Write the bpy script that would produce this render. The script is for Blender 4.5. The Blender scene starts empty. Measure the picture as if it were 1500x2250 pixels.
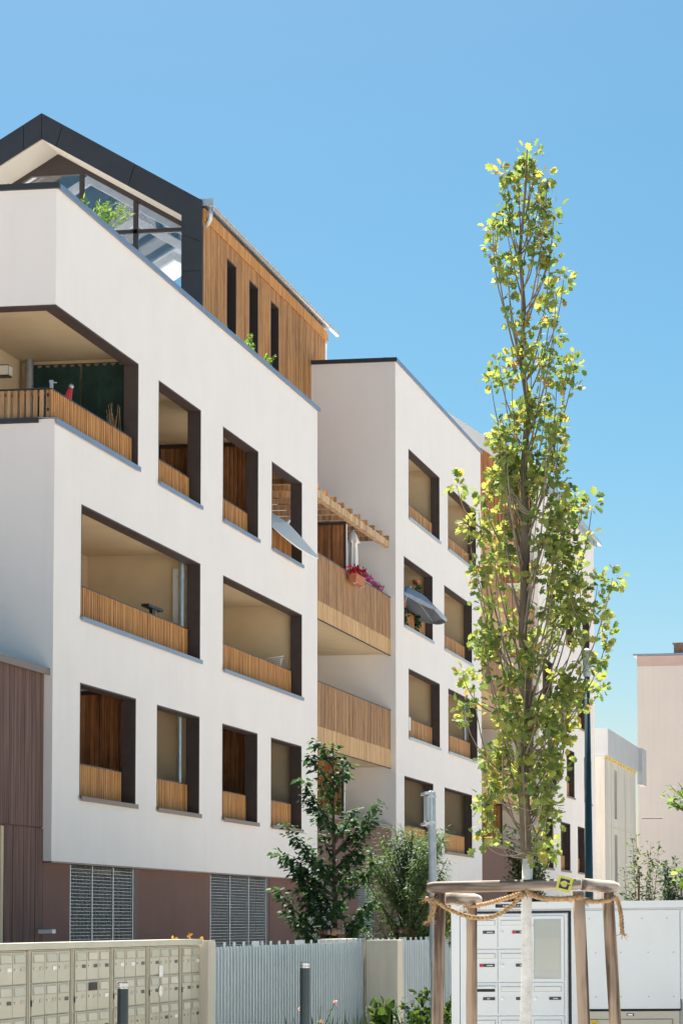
import bpy, bmesh, math, random
from mathutils import Vector, Matrix, Euler, noise as mnoise
random.seed(7)
S = bpy.context.scene
COL = S.collection
R_ = math.radians

# ------------------------------------------------------------------ camera
cam = bpy.data.cameras.new('camera')
cam_ob = bpy.data.objects.new('camera', cam); COL.objects.link(cam_ob)
cam.sensor_width = 36; cam.sensor_height = 36; cam.sensor_fit = 'AUTO'
cam.lens = 80.0
cam.shift_x = -0.30667; cam.shift_y = 0.25795
cam.clip_start = 0.5; cam.clip_end = 3000
m3 = Matrix(((0.993635, 0.016589, 0.111416), (0.112254, -0.063586, -0.991643), (-0.009366, 0.997838, -0.065044)))
cam_ob.matrix_world = Matrix.Translation((13.2463, -33.9948, 1.65)) @ m3.to_4x4()
S.camera = cam_ob

# ------------------------------------------------------------------ world, sun, exposure
SUN = Vector((-0.20, 0.50, 0.84)).normalized()
w = bpy.data.worlds.new('World'); S.world = w; w.use_nodes = True
nt = w.node_tree; nt.nodes.clear()
sky = nt.nodes.new('ShaderNodeTexSky'); sky.sky_type = 'NISHITA'; sky.sun_disc = False
sky.sun_elevation = math.asin(SUN.z); sky.sun_rotation = math.atan2(SUN.x, SUN.y)
sky.altitude = 250; sky.air_density = 1.0; sky.dust_density = 1.5; sky.ozone_density = 2.2
hs = nt.nodes.new('ShaderNodeHueSaturation'); hs.inputs['Saturation'].default_value = 1.5; hs.inputs['Hue'].default_value = 0.476; hs.inputs['Value'].default_value = 0.69
bg = nt.nodes.new('ShaderNodeBackground'); bg.inputs['Strength'].default_value = 0.052
out = nt.nodes.new('ShaderNodeOutputWorld')
nt.links.new(sky.outputs[0], hs.inputs['Color']); nt.links.new(hs.outputs[0], bg.inputs[0]); nt.links.new(bg.outputs[0], out.inputs[0])
sl = bpy.data.lights.new('sun', 'SUN'); sl.energy = 5.0; sl.angle = R_(0.53); sl.color = (1.0, 0.95, 0.86)
so = bpy.data.objects.new('sun', sl); COL.objects.link(so)
so.rotation_euler = (-SUN).to_track_quat('-Z', 'Y').to_euler()
S.view_settings.view_transform = 'Standard'; S.view_settings.look = 'None'
S.view_settings.exposure = 1.7; S.view_settings.gamma = 1.0
S.render.engine = 'CYCLES'
S.cycles.max_bounces = 8; S.cycles.diffuse_bounces = 5; S.cycles.transparent_max_bounces = 12

# ------------------------------------------------------------------ materials
MATS = {}
def mat(name, col, rough=0.7, var=0.0, vscale=3.0, stretch=(1, 1, 1), bump=0.0, bscale=120.0, metal=0.0, spec=0.4,
        col2=None, ramp=(0.35, 0.65), dirt=0.0):
    m = bpy.data.materials.new(name); m.use_nodes = True; t = m.node_tree; n = t.nodes; L = t.links
    b = n['Principled BSDF']; b.inputs['Roughness'].default_value = rough; b.inputs['Metallic'].default_value = metal
    b.inputs['Specular IOR Level'].default_value = spec
    b.inputs['Base Color'].default_value = (*col, 1)
    geo = n.new('ShaderNodeNewGeometry')
    def mapped(sc):
        mp = n.new('ShaderNodeMapping'); mp.inputs['Scale'].default_value = sc; L.new(geo.outputs['Position'], mp.inputs[0]); return mp.outputs[0]
    if var > 0 or col2:
        nz = n.new('ShaderNodeTexNoise'); nz.inputs['Scale'].default_value = vscale; nz.inputs['Detail'].default_value = 6; nz.inputs['Roughness'].default_value = 0.65
        L.new(mapped(stretch), nz.inputs['Vector'])
        cr = n.new('ShaderNodeValToRGB')
        c2 = col2 if col2 else tuple(max(0, c * (1 - var)) for c in col)
        c1 = col if col2 else tuple(min(1, c * (1 + var)) for c in col)
        cr.color_ramp.elements[0].position = ramp[0]; cr.color_ramp.elements[0].color = (*c2, 1)
        cr.color_ramp.elements[1].position = ramp[1]; cr.color_ramp.elements[1].color = (*c1, 1)
        L.new(nz.outputs[0], cr.inputs[0]); src = cr.outputs[0]
        if dirt > 0:
            nd = n.new('ShaderNodeTexNoise'); nd.inputs['Scale'].default_value = 1.0; nd.inputs['Detail'].default_value = 5
            L.new(mapped((5.0, 5.0, 0.25)), nd.inputs['Vector'])
            mr = n.new('ShaderNodeMapRange'); mr.inputs[1].default_value = 0.5; mr.inputs[2].default_value = 0.8
            mr.inputs[3].default_value = 0.0; mr.inputs[4].default_value = dirt; L.new(nd.outputs[0], mr.inputs[0])
            mx = n.new('ShaderNodeMix'); mx.data_type = 'RGBA'; mx.blend_type = 'MULTIPLY'
            L.new(mr.outputs[0], mx.inputs[0]); L.new(src, mx.inputs[6]); mx.inputs[7].default_value = (0.55, 0.5, 0.45, 1); src = mx.outputs[2]
        L.new(src, b.inputs['Base Color'])
    if bump > 0:
        nb = n.new('ShaderNodeTexNoise'); nb.inputs['Scale'].default_value = bscale; nb.inputs['Detail'].default_value = 3
        L.new(mapped(stretch if bscale < 60 else (1, 1, 1)), nb.inputs['Vector'])
        bp = n.new('ShaderNodeBump'); bp.inputs['Strength'].default_value = bump; bp.inputs['Distance'].default_value = 0.01
        L.new(nb.outputs[0], bp.inputs['Height']); L.new(bp.outputs[0], b.inputs['Normal'])
    MATS[name] = m
    return m
def wood(name, c1, c2, pitch=11.0, rough=0.65, axis=2, rp=(0.33, 0.66)):
    m = bpy.data.materials.new(name); m.use_nodes = True; t = m.node_tree; n = t.nodes; L = t.links
    b = n['Principled BSDF']; b.inputs['Roughness'].default_value = rough; b.inputs['Specular IOR Level'].default_value = 0.25
    geo = n.new('ShaderNodeNewGeometry')
    def noise(sc, s, d):
        if axis == 0: sc = (sc[2], sc[1], sc[0])
        if axis == 1: sc = (sc[0], sc[2], sc[1])
        mp = n.new('ShaderNodeMapping'); mp.inputs['Scale'].default_value = sc; L.new(geo.outputs['Position'], mp.inputs[0])
        z = n.new('ShaderNodeTexNoise'); z.inputs['Scale'].default_value = s; z.inputs['Detail'].default_value = d; L.new(mp.outputs[0], z.inputs['Vector']); return z.outputs[0]
    g = noise((9, 9, 0.5), 4.0, 6)          # grain along z
    p = noise((1, 1, 0.03), pitch, 1)       # board to board
    k = noise((3, 3, 1.2), 3.0, 2)          # blotches
    ad = n.new('ShaderNodeMath'); ad.operation = 'MULTIPLY_ADD'; L.new(g, ad.inputs[0]); ad.inputs[1].default_value = 0.5
    m2 = n.new('ShaderNodeMath'); m2.operation = 'MULTIPLY_ADD'; L.new(p, m2.inputs[0]); m2.inputs[1].default_value = 0.75
    m3_ = n.new('ShaderNodeMath'); m3_.operation = 'MULTIPLY_ADD'; L.new(k, m3_.inputs[0]); m3_.inputs[1].default_value = 0.25; m3_.inputs[2].default_value = -0.25
    L.new(m3_.outputs[0], m2.inputs[2]); L.new(m2.outputs[0], ad.inputs[2])
    cr = n.new('ShaderNodeValToRGB'); cr.color_ramp.elements[0].position = rp[0]; cr.color_ramp.elements[1].position = rp[1]
    cr.color_ramp.elements[0].color = (*c2, 1); cr.color_ramp.elements[1].color = (*c1, 1)
    L.new(ad.outputs[0], cr.inputs[0]); L.new(cr.outputs[0], b.inputs['Base Color'])
    bp = n.new('ShaderNodeBump'); bp.inputs['Strength'].default_value = 0.25; bp.inputs['Distance'].default_value = 0.004
    L.new(g, bp.inputs['Height']); L.new(bp.outputs[0], b.inputs['Normal'])
    MATS[name] = m
    return m
def leafmat(name, stops, trans=0.45, rough=0.6):
    m = bpy.data.materials.new(name); m.use_nodes = True; t = m.node_tree; n = t.nodes; L = t.links; n.clear()
    o = n.new('ShaderNodeOutputMaterial'); geo = n.new('ShaderNodeNewGeometry'); cr = n.new('ShaderNodeValToRGB')
    e = cr.color_ramp.elements
    while len(e) < len(stops): e.new(0.5)
    for i, (p, c) in enumerate(stops): e[i].position = p; e[i].color = (*c, 1)
    L.new(geo.outputs['Random Per Island'], cr.inputs[0])
    pb = n.new('ShaderNodeBsdfPrincipled'); pb.inputs['Roughness'].default_value = rough; pb.inputs['Specular IOR Level'].default_value = 0.15
    tr = n.new('ShaderNodeBsdfTranslucent'); mx = n.new('ShaderNodeMixShader'); mx.inputs[0].default_value = trans
    gm = n.new('ShaderNodeMix'); gm.data_type = 'RGBA'; gm.blend_type = 'MULTIPLY'; gm.inputs[0].default_value = 1
    L.new(cr.outputs[0], gm.inputs[6]); gm.inputs[7].default_value = (1.2, 1.2, 0.7, 1)
    L.new(cr.outputs[0], pb.inputs['Base Color']); L.new(gm.outputs[2], tr.inputs[0])
    L.new(pb.outputs[0], mx.inputs[1]); L.new(tr.outputs[0], mx.inputs[2]); L.new(mx.outputs[0], o.inputs[0])
    MATS[name] = m
def glassmat(name, tint, rough=0.02, mixv=0.5):
    m = bpy.data.materials.new(name); m.use_nodes = True; t = m.node_tree; n = t.nodes; L = t.links; n.clear()
    o = n.new('ShaderNodeOutputMaterial'); g = n.new('ShaderNodeBsdfGlossy'); g.inputs['Roughness'].default_value = rough
    tr = n.new('ShaderNodeBsdfTransparent'); tr.inputs[0].default_value = (*tint, 1)
    fr = n.new('ShaderNodeFresnel'); fr.inputs['IOR'].default_value = 1.5
    ma = n.new('ShaderNodeMath'); ma.operation = 'MULTIPLY_ADD'; ma.inputs[1].default_value = 1.0; ma.inputs[2].default_value = mixv
    L.new(fr.outputs[0], ma.inputs[0])
    mx = n.new('ShaderNodeMixShader'); L.new(ma.outputs[0], mx.inputs[0]); L.new(tr.outputs[0], mx.inputs[1]); L.new(g.outputs[0], mx.inputs[2])
    L.new(mx.outputs[0], o.inputs[0]); MATS[name] = m

mat('stucco', (0.83, 0.78, 0.765), 0.9, var=0.018, vscale=0.9, bump=0.35, bscale=140, spec=0.2, dirt=0.05)
mat('stucco_far', (0.83, 0.775, 0.745), 0.9, var=0.03, vscale=0.7, bump=0.2, bscale=90, spec=0.2, dirt=0.12)
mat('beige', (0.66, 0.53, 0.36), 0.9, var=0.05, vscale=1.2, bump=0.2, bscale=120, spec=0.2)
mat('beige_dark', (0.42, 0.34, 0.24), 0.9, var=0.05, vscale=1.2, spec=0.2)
mat('brown_frame', (0.066, 0.046, 0.042), 0.55, var=0.12, vscale=5)
mat('brown_wall', (0.185, 0.098, 0.080), 0.85, var=0.05, vscale=1.5, bump=0.25, bscale=130, dirt=0.15)
mat('brown_boards', (0.155, 0.087, 0.073), 0.85, var=0.45, vscale=2.2, stretch=(7, 7, 0.22), bump=0.5, bscale=20, dirt=0.3)
mat('flash_blue', (0.27, 0.31, 0.40), 0.38, var=0.06, vscale=2, metal=0.55, spec=0.5)
mat('flash_brown', (0.20, 0.15, 0.135), 0.45, var=0.06, vscale=2, metal=0.2)
mat('fascia_dark', (0.030, 0.033, 0.042), 0.5, var=0.10, vscale=2, spec=0.4)
mat('fascia_light', (0.55, 0.56, 0.58), 0.5, var=0.05, vscale=1)
mat('soffit_white', (0.80, 0.74, 0.66), 0.9, var=0.02, vscale=1)
mat('frame_dark', (0.045, 0.034, 0.034), 0.4, spec=0.4)
mat('zinc', (0.42, 0.45, 0.48), 0.35, var=0.12, vscale=6, metal=0.8)
mat('galv', (0.50, 0.54, 0.58), 0.42, var=0.10, vscale=8, metal=0.6)
mat('galv_pole', (0.33, 0.37, 0.41), 0.5, var=0.12, vscale=9, metal=0.5)
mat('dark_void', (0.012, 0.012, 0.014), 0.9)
mat('interior_white', (0.86, 0.87, 0.88), 0.85, var=0.03, vscale=1)
mat('timber_white', (0.62, 0.58, 0.56), 0.7, var=0.1, vscale=8)
wood('larch', (0.56, 0.295, 0.115), (0.28, 0.125, 0.045), 13)
wood('larch_warm', (0.64, 0.32, 0.11), (0.36, 0.15, 0.045), 13)
wood('larch_red', (0.44, 0.20, 0.085), (0.17, 0.07, 0.032), 10)
wood('larch_weather', (0.54, 0.315, 0.16), (0.25, 0.13, 0.065), 13)
wood('larch_pale', (0.66, 0.42, 0.215), (0.47, 0.27, 0.12), 12)
wood('pergola_wood', (0.66, 0.46, 0.27), (0.36, 0.22, 0.12), 6)
wood('stake_wood', (0.43, 0.315, 0.23), (0.085, 0.055, 0.04), 14, 0.8, rp=(0.40, 0.58))
wood('stake_wood_beam', (0.47, 0.39, 0.33), (0.12, 0.085, 0.065), 14, 0.8, axis=0, rp=(0.40, 0.58))
wood('stake_wood_cross', (0.47, 0.39, 0.33), (0.12, 0.085, 0.065), 14, 0.8, axis=1, rp=(0.40, 0.58))
mat('rope', (0.42, 0.27, 0.14), 0.95, var=0.4, vscale=60, bump=0.6, bscale=200)
mat('tarp', (0.008, 0.035, 0.03), 0.75, var=0.3, vscale=4)
mat('mail_beige', (0.47, 0.44, 0.36), 0.36, var=0.05, vscale=5, spec=0.5, metal=0.15)
mat('mail_beige_flap', (0.54, 0.51, 0.43), 0.28, var=0.05, vscale=6, spec=0.6, metal=0.15)
mat('mail_frame', (0.42, 0.39, 0.32), 0.4, spec=0.5)
mat('white_metal', (0.72, 0.74, 0.76), 0.4, var=0.02, vscale=2, spec=0.4, dirt=0.06)
mat('white_cloth', (0.78, 0.77, 0.75), 0.9)
mat('gray_cloth', (0.30, 0.35, 0.43), 0.85, var=0.08, vscale=6)
mat('black', (0.012, 0.012, 0.013), 0.5)
mat('plate_dark', (0.05, 0.05, 0.05), 0.4)
mat('paper', (0.78, 0.78, 0.76), 0.8)
mat('red', (0.55, 0.03, 0.05), 0.6)
mat('red_cloth', (0.62, 0.05, 0.08), 0.8)
mat('steel', (0.6, 0.6, 0.6), 0.25, metal=1.0)
mat('bollard', (0.012, 0.028, 0.038), 0.35, var=0.1, vscale=10, spec=0.5)
mat('lamp_green', (0.016, 0.042, 0.052), 0.35, var=0.1, vscale=6, spec=0.5)
mat('concrete_pale', (0.56, 0.51, 0.43), 0.9, var=0.06, vscale=3, stretch=(3, 3, 0.4), bump=0.25, bscale=80, dirt=0.2)
mat('concrete_raw', (0.56, 0.525, 0.47), 0.9, var=0.10, vscale=0.8, stretch=(3, 3, 0.2), bump=0.3, bscale=30, dirt=0.35)
mat('clad_gray', (0.46, 0.47, 0.49), 0.55, var=0.04, vscale=1, metal=0.2)
mat('pink_render', (0.66, 0.575, 0.53), 0.92, var=0.03, vscale=0.35, bump=0.2, bscale=40, dirt=0.12)
mat('pink_band', (0.52, 0.37, 0.33), 0.92, var=0.05, vscale=1)
mat('foam_yellow', (0.65, 0.48, 0.13), 0.9)
mat('brick_old', (0.28, 0.16, 0.12), 0.9, var=0.35, vscale=6)
mat('fence_gray', (0.50, 0.56, 0.60), 0.4, var=0.04, vscale=3, metal=0.3, spec=0.5)
mat('fence_panel', (0.40, 0.465, 0.50), 0.35, var=0.10, vscale=0.8, spec=0.5)
mat('terracotta', (0.42, 0.15, 0.075), 0.8, var=0.1, vscale=10)
mat('trunk_white', (0.72, 0.69, 0.65), 0.95, var=0.12, vscale=14, bump=0.5, bscale=60)
mat('bark', (0.13, 0.105, 0.08), 0.95, var=0.4, vscale=12, stretch=(1, 1, 0.35), bump=0.6, bscale=40)
mat('bark_pale', (0.21, 0.17, 0.135), 0.95, var=0.3, vscale=14)
mat('bark_dark', (0.07, 0.055, 0.042), 0.95, var=0.3, vscale=12)
mat('tag_yellow', (0.58, 0.54, 0.10), 0.5)
mat('tag_navy', (0.012, 0.025, 0.06), 0.5)
mat('sticker_yellow', (0.75, 0.55, 0.02), 0.4)
mat('beige_cabinet', (0.50, 0.46, 0.38), 0.45, var=0.03, vscale=2)
mat('paving', (0.50, 0.465, 0.42), 0.9, var=0.12, vscale=1.5, bump=0.2, bscale=60)
mat('asphalt', (0.17, 0.165, 0.16), 0.9, var=0.2, vscale=3)
mat('pale_gravel', (0.40, 0.36, 0.30), 0.95, var=0.3, vscale=5)  # pale gravel tone, lightened to bounce more light onto the facade
mat('terrace_floor', (0.42, 0.40, 0.37), 0.9, var=0.08, vscale=2)
leafmat('oak_leaf', [(0.0, (0.09, 0.15, 0.06)), (0.35, (0.18, 0.24, 0.08)), (0.7, (0.28, 0.32, 0.10)), (0.95, (0.36, 0.33, 0.10)), (1.0, (0.38, 0.23, 0.11))], 0.55)
leafmat('dark_leaf', [(0.0, (0.02, 0.055, 0.03)), (0.6, (0.04, 0.095, 0.045)), (1.0, (0.09, 0.155, 0.06))], 0.4)
leafmat('willow_leaf', [(0.0, (0.055, 0.11, 0.045)), (0.6, (0.11, 0.18, 0.075)), (1.0, (0.17, 0.24, 0.10))], 0.35)
leafmat('shrub_leaf', [(0.0, (0.03, 0.06, 0.02)), (0.6, (0.07, 0.12, 0.03)), (1.0, (0.13, 0.18, 0.04))], 0.35)
leafmat('bright_leaf', [(0.0, (0.07, 0.16, 0.03)), (0.6, (0.15, 0.26, 0.05)), (1.0, (0.28, 0.34, 0.09))], 0.5)
leafmat('dry_leaf', [(0.0, (0.45, 0.22, 0.03)), (1.0, (0.62, 0.40, 0.08))], 0.3)
leafmat('petal_red', [(0.0, (0.22, 0.005, 0.02)), (1.0, (0.40, 0.01, 0.03))], 0.3)
leafmat('petal_pink', [(0.0, (0.35, 0.03, 0.16)), (1.0, (0.62, 0.14, 0.42))], 0.4)
glassmat('glass', (0.97, 0.98, 0.99), 0.01, 0.12)
leafmat('petal_pale', [(0.0, (0.55, 0.25, 0.32)), (1.0, (0.7, 0.42, 0.45))], 0.4)
glassmat('glass_clear', (0.96, 0.97, 0.98), 0.01, 0.0)
glassmat('glass_dark', (0.10, 0.11, 0.12), 0.02, 0.05)
glassmat('glass_board', (0.98, 0.99, 0.98), 0.12, 0.03)
glassmat('acrylic', (0.92, 0.93, 0.95), 0.05, 0.15)

# ------------------------------------------------------------------ mesh helpers
class MB:
    def __init__(s): s.v = []; s.f = []
    def box(s, x0, x1, y0, y1, z0, z1):
        b = len(s.v)
        s.v += [(x0, y0, z0), (x1, y0, z0), (x1, y1, z0), (x0, y1, z0), (x0, y0, z1), (x1, y0, z1), (x1, y1, z1), (x0, y1, z1)]
        s.f += [tuple(b + i for i in q) for q in ((0, 3, 2, 1), (4, 5, 6, 7), (0, 1, 5, 4), (1, 2, 6, 5), (2, 3, 7, 6), (3, 0, 4, 7))]
        return s
    def prism_y(s, poly, y0, y1):            # poly of (x,z), counter-clockwise seen from -Y
        n = len(poly); b = len(s.v)
        s.v += [(x, y0, z) for x, z in poly] + [(x, y1, z) for x, z in poly]
        s.f.append(tuple(range(b, b + n))); s.f.append(tuple(b + n + i for i in reversed(range(n))))
        for i in range(n):
            j = (i + 1) % n; s.f.append((b + i, b + n + i, b + n + j, b + j))
        return s
    def tube(s, pts, rad, seg=8, cap=True):
        pts = [Vector(p) for p in pts]; rs = rad if isinstance(rad, (list, tuple)) else [rad] * len(pts)
        b = len(s.v); up = Vector((0.13, 0.31, 0.94)); prev = None
        for i, p in enumerate(pts):
            d = (pts[min(i + 1, len(pts) - 1)] - pts[max(i - 1, 0)])
            d = d.normalized() if d.length > 1e-9 else Vector((0, 0, 1))
            if prev is None:
                a = d.cross(up)
                if a.length < 0.05: a = d.cross(Vector((1, 0, 0)))
            else: a = prev - d * prev.dot(d)
            a.normalize(); prev = a; c = d.cross(a)
            for k in range(seg):
                t = 2 * math.pi * k / seg; q = p + (a * math.cos(t) + c * math.sin(t)) * rs[i]; s.v.append(tuple(q))
        for i in range(len(pts) - 1):
            for k in range(seg):
                k2 = (k + 1) % seg; s.f.append((b + i * seg + k, b + i * seg + k2, b + (i + 1) * seg + k2, b + (i + 1) * seg + k))
        if cap:
            s.f.append(tuple(b + k for k in reversed(range(seg)))); e = b + (len(pts) - 1) * seg; s.f.append(tuple(e + k for k in range(seg)))
        return s
    def quad(s, a, b, c, d):
        i = len(s.v); s.v += [tuple(a), tuple(b), tuple(c), tuple(d)]; s.f.append((i, i + 1, i + 2, i + 3)); return s
    def mesh(s, name, m, smooth=False):
        me = bpy.data.meshes.new(name); me.from_pydata(s.v, [], s.f); me.materials.append(MATS[m])
        if smooth:
            for p in me.polygons: p.use_smooth = True
        me.update(); return me
    def build(s, name, m, parent=None, smooth=False, kind=None):
        return link(name, s.mesh(name, m, smooth), parent, kind)
def link(name, me, parent=None, kind=None):
    o = bpy.data.objects.new(name, me); COL.objects.link(o)
    if parent is not None:
        o.parent = parent; o.matrix_parent_inverse = parent.matrix_world.inverted() if False else Matrix.Translation(-parent.location)
    if kind: o['kind'] = kind
    return o
def thing(name, label, cat, loc=(0, 0, 0), group=None):
    o = bpy.data.objects.new(name, None); COL.objects.link(o); o.location = loc; o.empty_display_size = 0.2
    o['label'] = label; o['category'] = cat
    if group: o['group'] = group
    return o
def tag(o, label, cat, group=None):
    o['label'] = label; o['category'] = cat
    if group: o['group'] = group
    return o
def struct(o): o['kind'] = 'structure'; return o
def box(name, m, parent, x0, x1, y0, y1, z0, z1, bev=0.0, kind=None):
    o = MB().box(x0, x1, y0, y1, z0, z1).build(name, m, parent, kind=kind)
    if bev > 0:
        md = o.modifiers.new('bevel', 'BEVEL'); md.width = bev; md.segments = 2; md.limit_method = 'ANGLE'
    return o
def grid_wall(name, m, parent, axis, c0, c1, u0, u1, z0, z1, holes):
    """wall between planes c0<c1 on axis ('x' or 'y'), spanning u and z, with rectangular holes (u0,u1,z0,z1)"""
    us = sorted({u0, u1, *[min(max(h[i], u0), u1) for h in holes for i in (0, 1)]})
    zs = sorted({z0, z1, *[min(max(h[i], z0), z1) for h in holes for i in (2, 3)]})
    def fill(i, j):
        if i < 0 or j < 0 or i >= len(us) - 1 or j >= len(zs) - 1: return False
        u = (us[i] + us[i + 1]) / 2; z = (zs[j] + zs[j + 1]) / 2
        return not any(h[0] < u < h[1] and h[2] < z < h[3] for h in holes)
    P = (lambda c, u, z: (c, u, z)) if axis == 'x' else (lambda c, u, z: (u, c, z))
    mb = MB()
    for i in range(len(us) - 1):
        for j in range(len(zs) - 1):
            if not fill(i, j): continue
            a, b, c, d = us[i], us[i + 1], zs[j], zs[j + 1]
            mb.quad(P(c1, a, c), P(c1, b, c), P(c1, b, d), P(c1, a, d)); mb.quad(P(c0, b, c), P(c0, a, c), P(c0, a, d), P(c0, b, d))
            if not fill(i - 1, j): mb.quad(P(c0, a, c), P(c1, a, c), P(c1, a, d), P(c0, a, d))
            if not fill(i + 1, j): mb.quad(P(c1, b, c), P(c0, b, c), P(c0, b, d), P(c1, b, d))
            if not fill(i, j - 1): mb.quad(P(c0, a, c), P(c0, b, c), P(c1, b, c), P(c1, a, c))
            if not fill(i, j + 1): mb.quad(P(c1, a, d), P(c1, b, d), P(c0, b, d), P(c0, a, d))
    o = mb.build(name, m, parent)
    bm = bmesh.new(); bm.from_mesh(o.data); bmesh.ops.remove_doubles(bm, verts=bm.verts, dist=1e-4); bmesh.ops.recalc_face_normals(bm, faces=bm.faces)
    bm.to_mesh(o.data); bm.free()
    return o
def room(name, m, parent, x0, x1, y0, y1, z0, z1, open_end=False):
    """inside faces of a loggia open towards +X"""
    mb = MB()
    mb.quad((x0, y0, z0), (x0, y1, z0), (x0, y1, z1), (x0, y0, z1))
    mb.quad((x0, y0, z0), (x1, y0, z0), (x1, y1, z0), (x0, y1, z0)); mb.quad((x0, y0, z1), (x0, y1, z1), (x1, y1, z1), (x1, y0, z1))
    mb.quad((x0, y0, z0), (x0, y0, z1), (x1, y0, z1), (x1, y0, z0))
    if not open_end: mb.quad((x0, y1, z0), (x1, y1, z0), (x1, y1, z1), (x0, y1, z1))
    return mb.build(name, m, parent)

# ------------------------------------------------------------------ ground
struct(MB().quad((-400, -400, 0), (400, -400, 0), (400, 600, 0), (-400, 600, 0)).build('ground', 'paving'))
struct(MB().quad((14.2, -120, 0.004), (21, -120, 0.004), (21, 140, 0.004), (14.2, 140, 0.004)).build('road', 'asphalt'))
struct(MB().box(0.2, 5.7, -20, 60, -0.05, 0.05).build('planting_bed', 'pale_gravel'))
struct(MB().box(6.3, 9.3, -14, 8, -0.05, 0.06).build('planting_strip', 'pale_gravel'))

# ------------------------------------------------------------------ building parts
SLAT = {}
def slat_mesh(h, w, t, m):
    k = (round(h, 3), w, t, m)
    if k not in SLAT: SLAT[k] = MB().box(-t / 2, t / 2, -w / 2, w / 2, 0, h).mesh('slat', m)
    return SLAT[k]
def balustrade(parent, y0, y1, zb, zt, x=-0.22, m='larch', pitch=0.0865, w=0.056, single=True, stuff=False):
    """slatted guard along Y: rail, two bearers and slats"""
    b = MB().box(x - 0.03, x + 0.022, y0, y1, zt, zt + 0.018).build('balustrade', 'frame_dark', parent)
    mb = MB()
    for z in (zb + 0.10, zt - 0.12): mb.box(x - 0.055, x - 0.018, y0, y1, z, z + 0.05)
    n = int((y1 - y0) / 1.4) + 1
    for i in range(n + 1):
        y = y0 + 0.02 + (y1 - y0 - 0.06) * i / n; mb.box(x - 0.09, x - 0.056, y, y + 0.04, zb - 0.02, zt)
    mb.build('bearer', 'frame_dark', b)
    n = int((y1 - y0) / pitch); js = random.Random(int(y0 * 100 + zb * 10))
    if single:
        me = slat_mesh(zt - zb - 0.004, w, 0.03, m)
        for i in range(n):
            o = bpy.data.objects.new('slat', me); COL.objects.link(o); o.parent = b
            o.location = (x + js.uniform(-0.002, 0.002), y0 + pitch * (i + 0.5), zb + js.uniform(0, 0.006)); o.rotation_euler = (0, 0, js.uniform(-0.02, 0.02))
    else:
        mb = MB()
        for i in range(n):
            y = y0 + pitch * (i + 0.5); d = js.uniform(-0.004, 0.004); mb.box(x - 0.015 + d, x + 0.015 + d, y - w / 2, y + w / 2, zb + js.uniform(0, 0.006), zt - 0.004)
        mb.build('slats', m, b, kind='stuff')
    return b
def reveal(parent, y0, y1, z0, z1, d=0.25, x=0.003):
    """dark metal lining of one opening: two jambs, head and floor strip"""
    t = 0.025; mb = MB()
    mb.box(-d, x, y0, y0 + t, z0, z1); mb.box(-d, x, y1 - t, y1, z0, z1); mb.box(-d, x, y0 + t, y1 - t, z1 - t, z1); mb.box(-d, x - 0.004, y0 + t, y1 - t, z0, z0 + 0.01)
    return mb.build('opening_lining', 'brown_frame', parent)
def sill(parent, y0, y1, z, m='flash_blue'):
    """folded sheet-metal sill with a drip edge, joints every ~3 m"""
    o = None; L = y1 - y0 + 0.04; n = max(1, int(L / 3.0)); mb = MB()
    for i in range(n):
        a = y0 - 0.02 + L * i / n + (0.004 if i else 0); c = y0 - 0.02 + L * (i + 1) / n
        mb.prism_y([(-0.2, z + 0.012), (0.045, z - 0.012), (0.045, z - 0.075), (0.052, z - 0.078), (0.052, z + 0.0), (-0.2, z + 0.024)], a, c)
    return mb.build('sill', m, parent)
def downpipe(parent, x, y, z0, z1, r=0.05, m='zinc'):
    mb = MB().tube([(x, y, z0), (x, y, z1)], r, 14)
    for z in (z0 + 0.3, z1 - 0.45): mb.tube([(x, y, z - 0.02), (x, y, z + 0.02)], r + 0.008, 14)
    return mb.build('downpipe', m, parent, smooth=False)
def board_panel(parent, x0, x1, y, z0, z1, m='larch_red', w=0.085, frame=True, ts=0.02, gap=0.008, name='partition_panel'):
    """frontal panel of vertical boards in a dark frame (faces -Y)"""
    p = MB().box(x0, x1, y + 0.03, y + 0.05, z0, z1).build(name, 'dark_void', parent)
    n = max(1, int((x1 - x0) / w)); ww = (x1 - x0) / n; r = random.Random(int(x0 * 77 + y * 13 + z0))
    mb = MB()
    for i in range(n):
        a = x0 + ww * i + gap / 2; d = r.uniform(0, 0.008); mb.box(a, a + ww - gap, y + d, y + ts + d, z0 + 0.01, z1 - 0.01)
    mb.build('boards', m, p, kind='stuff')
    if frame:
        f = MB().box(x0 - 0.05, x1 + 0.05, y - 0.012, y + 0.06, z1, z1 + 0.06); f.box(x1, x1 + 0.05, y - 0.012, y + 0.06, z0, z1); f.box(x0 - 0.05, x0, y - 0.012, y + 0.06, z0, z1)
        f.build('frame', 'frame_dark', p)
    return p
def grille(parent, y0, y1, z0, z1, x=-0.15, panels=3):
    """steel grating window: mullions and fine mesh, a near-black sheet behind stands in for shade"""
    w = (y1 - y0) / panels
    gr = MB().box(x - 0.03, x + 0.016, y0 - 0.018, y1 + 0.018, z0 - 0.03, z0 - 0.001).build('grille', 'galv', parent)
    for i in range(panels + 1):
        y = y0 + w * i; MB().box(x - 0.02, x + 0.018, y - 0.018, y + 0.018, z0, z1).build('mullion', 'galv', gr)
    mb = MB()
    for i in range(panels):
        a = y0 + w * i + 0.02; c = y0 + w * (i + 1) - 0.02; n = int((c - a) / 0.062)
        for k in range(1, n): y = a + (c - a) * k / n; mb.box(x - 0.010, x + 0.0, y - 0.002, y + 0.002, z0, z1)
        n = int((z1 - z0) / 0.056)
        for k in range(1, n): z = z0 + (z1 - z0) * k / n; mb.box(x - 0.004, x + 0.004, a, c, z - 0.0032, z + 0.0032)
    mb.build('grating', 'galv', gr, kind='stuff')
    return gr
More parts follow.
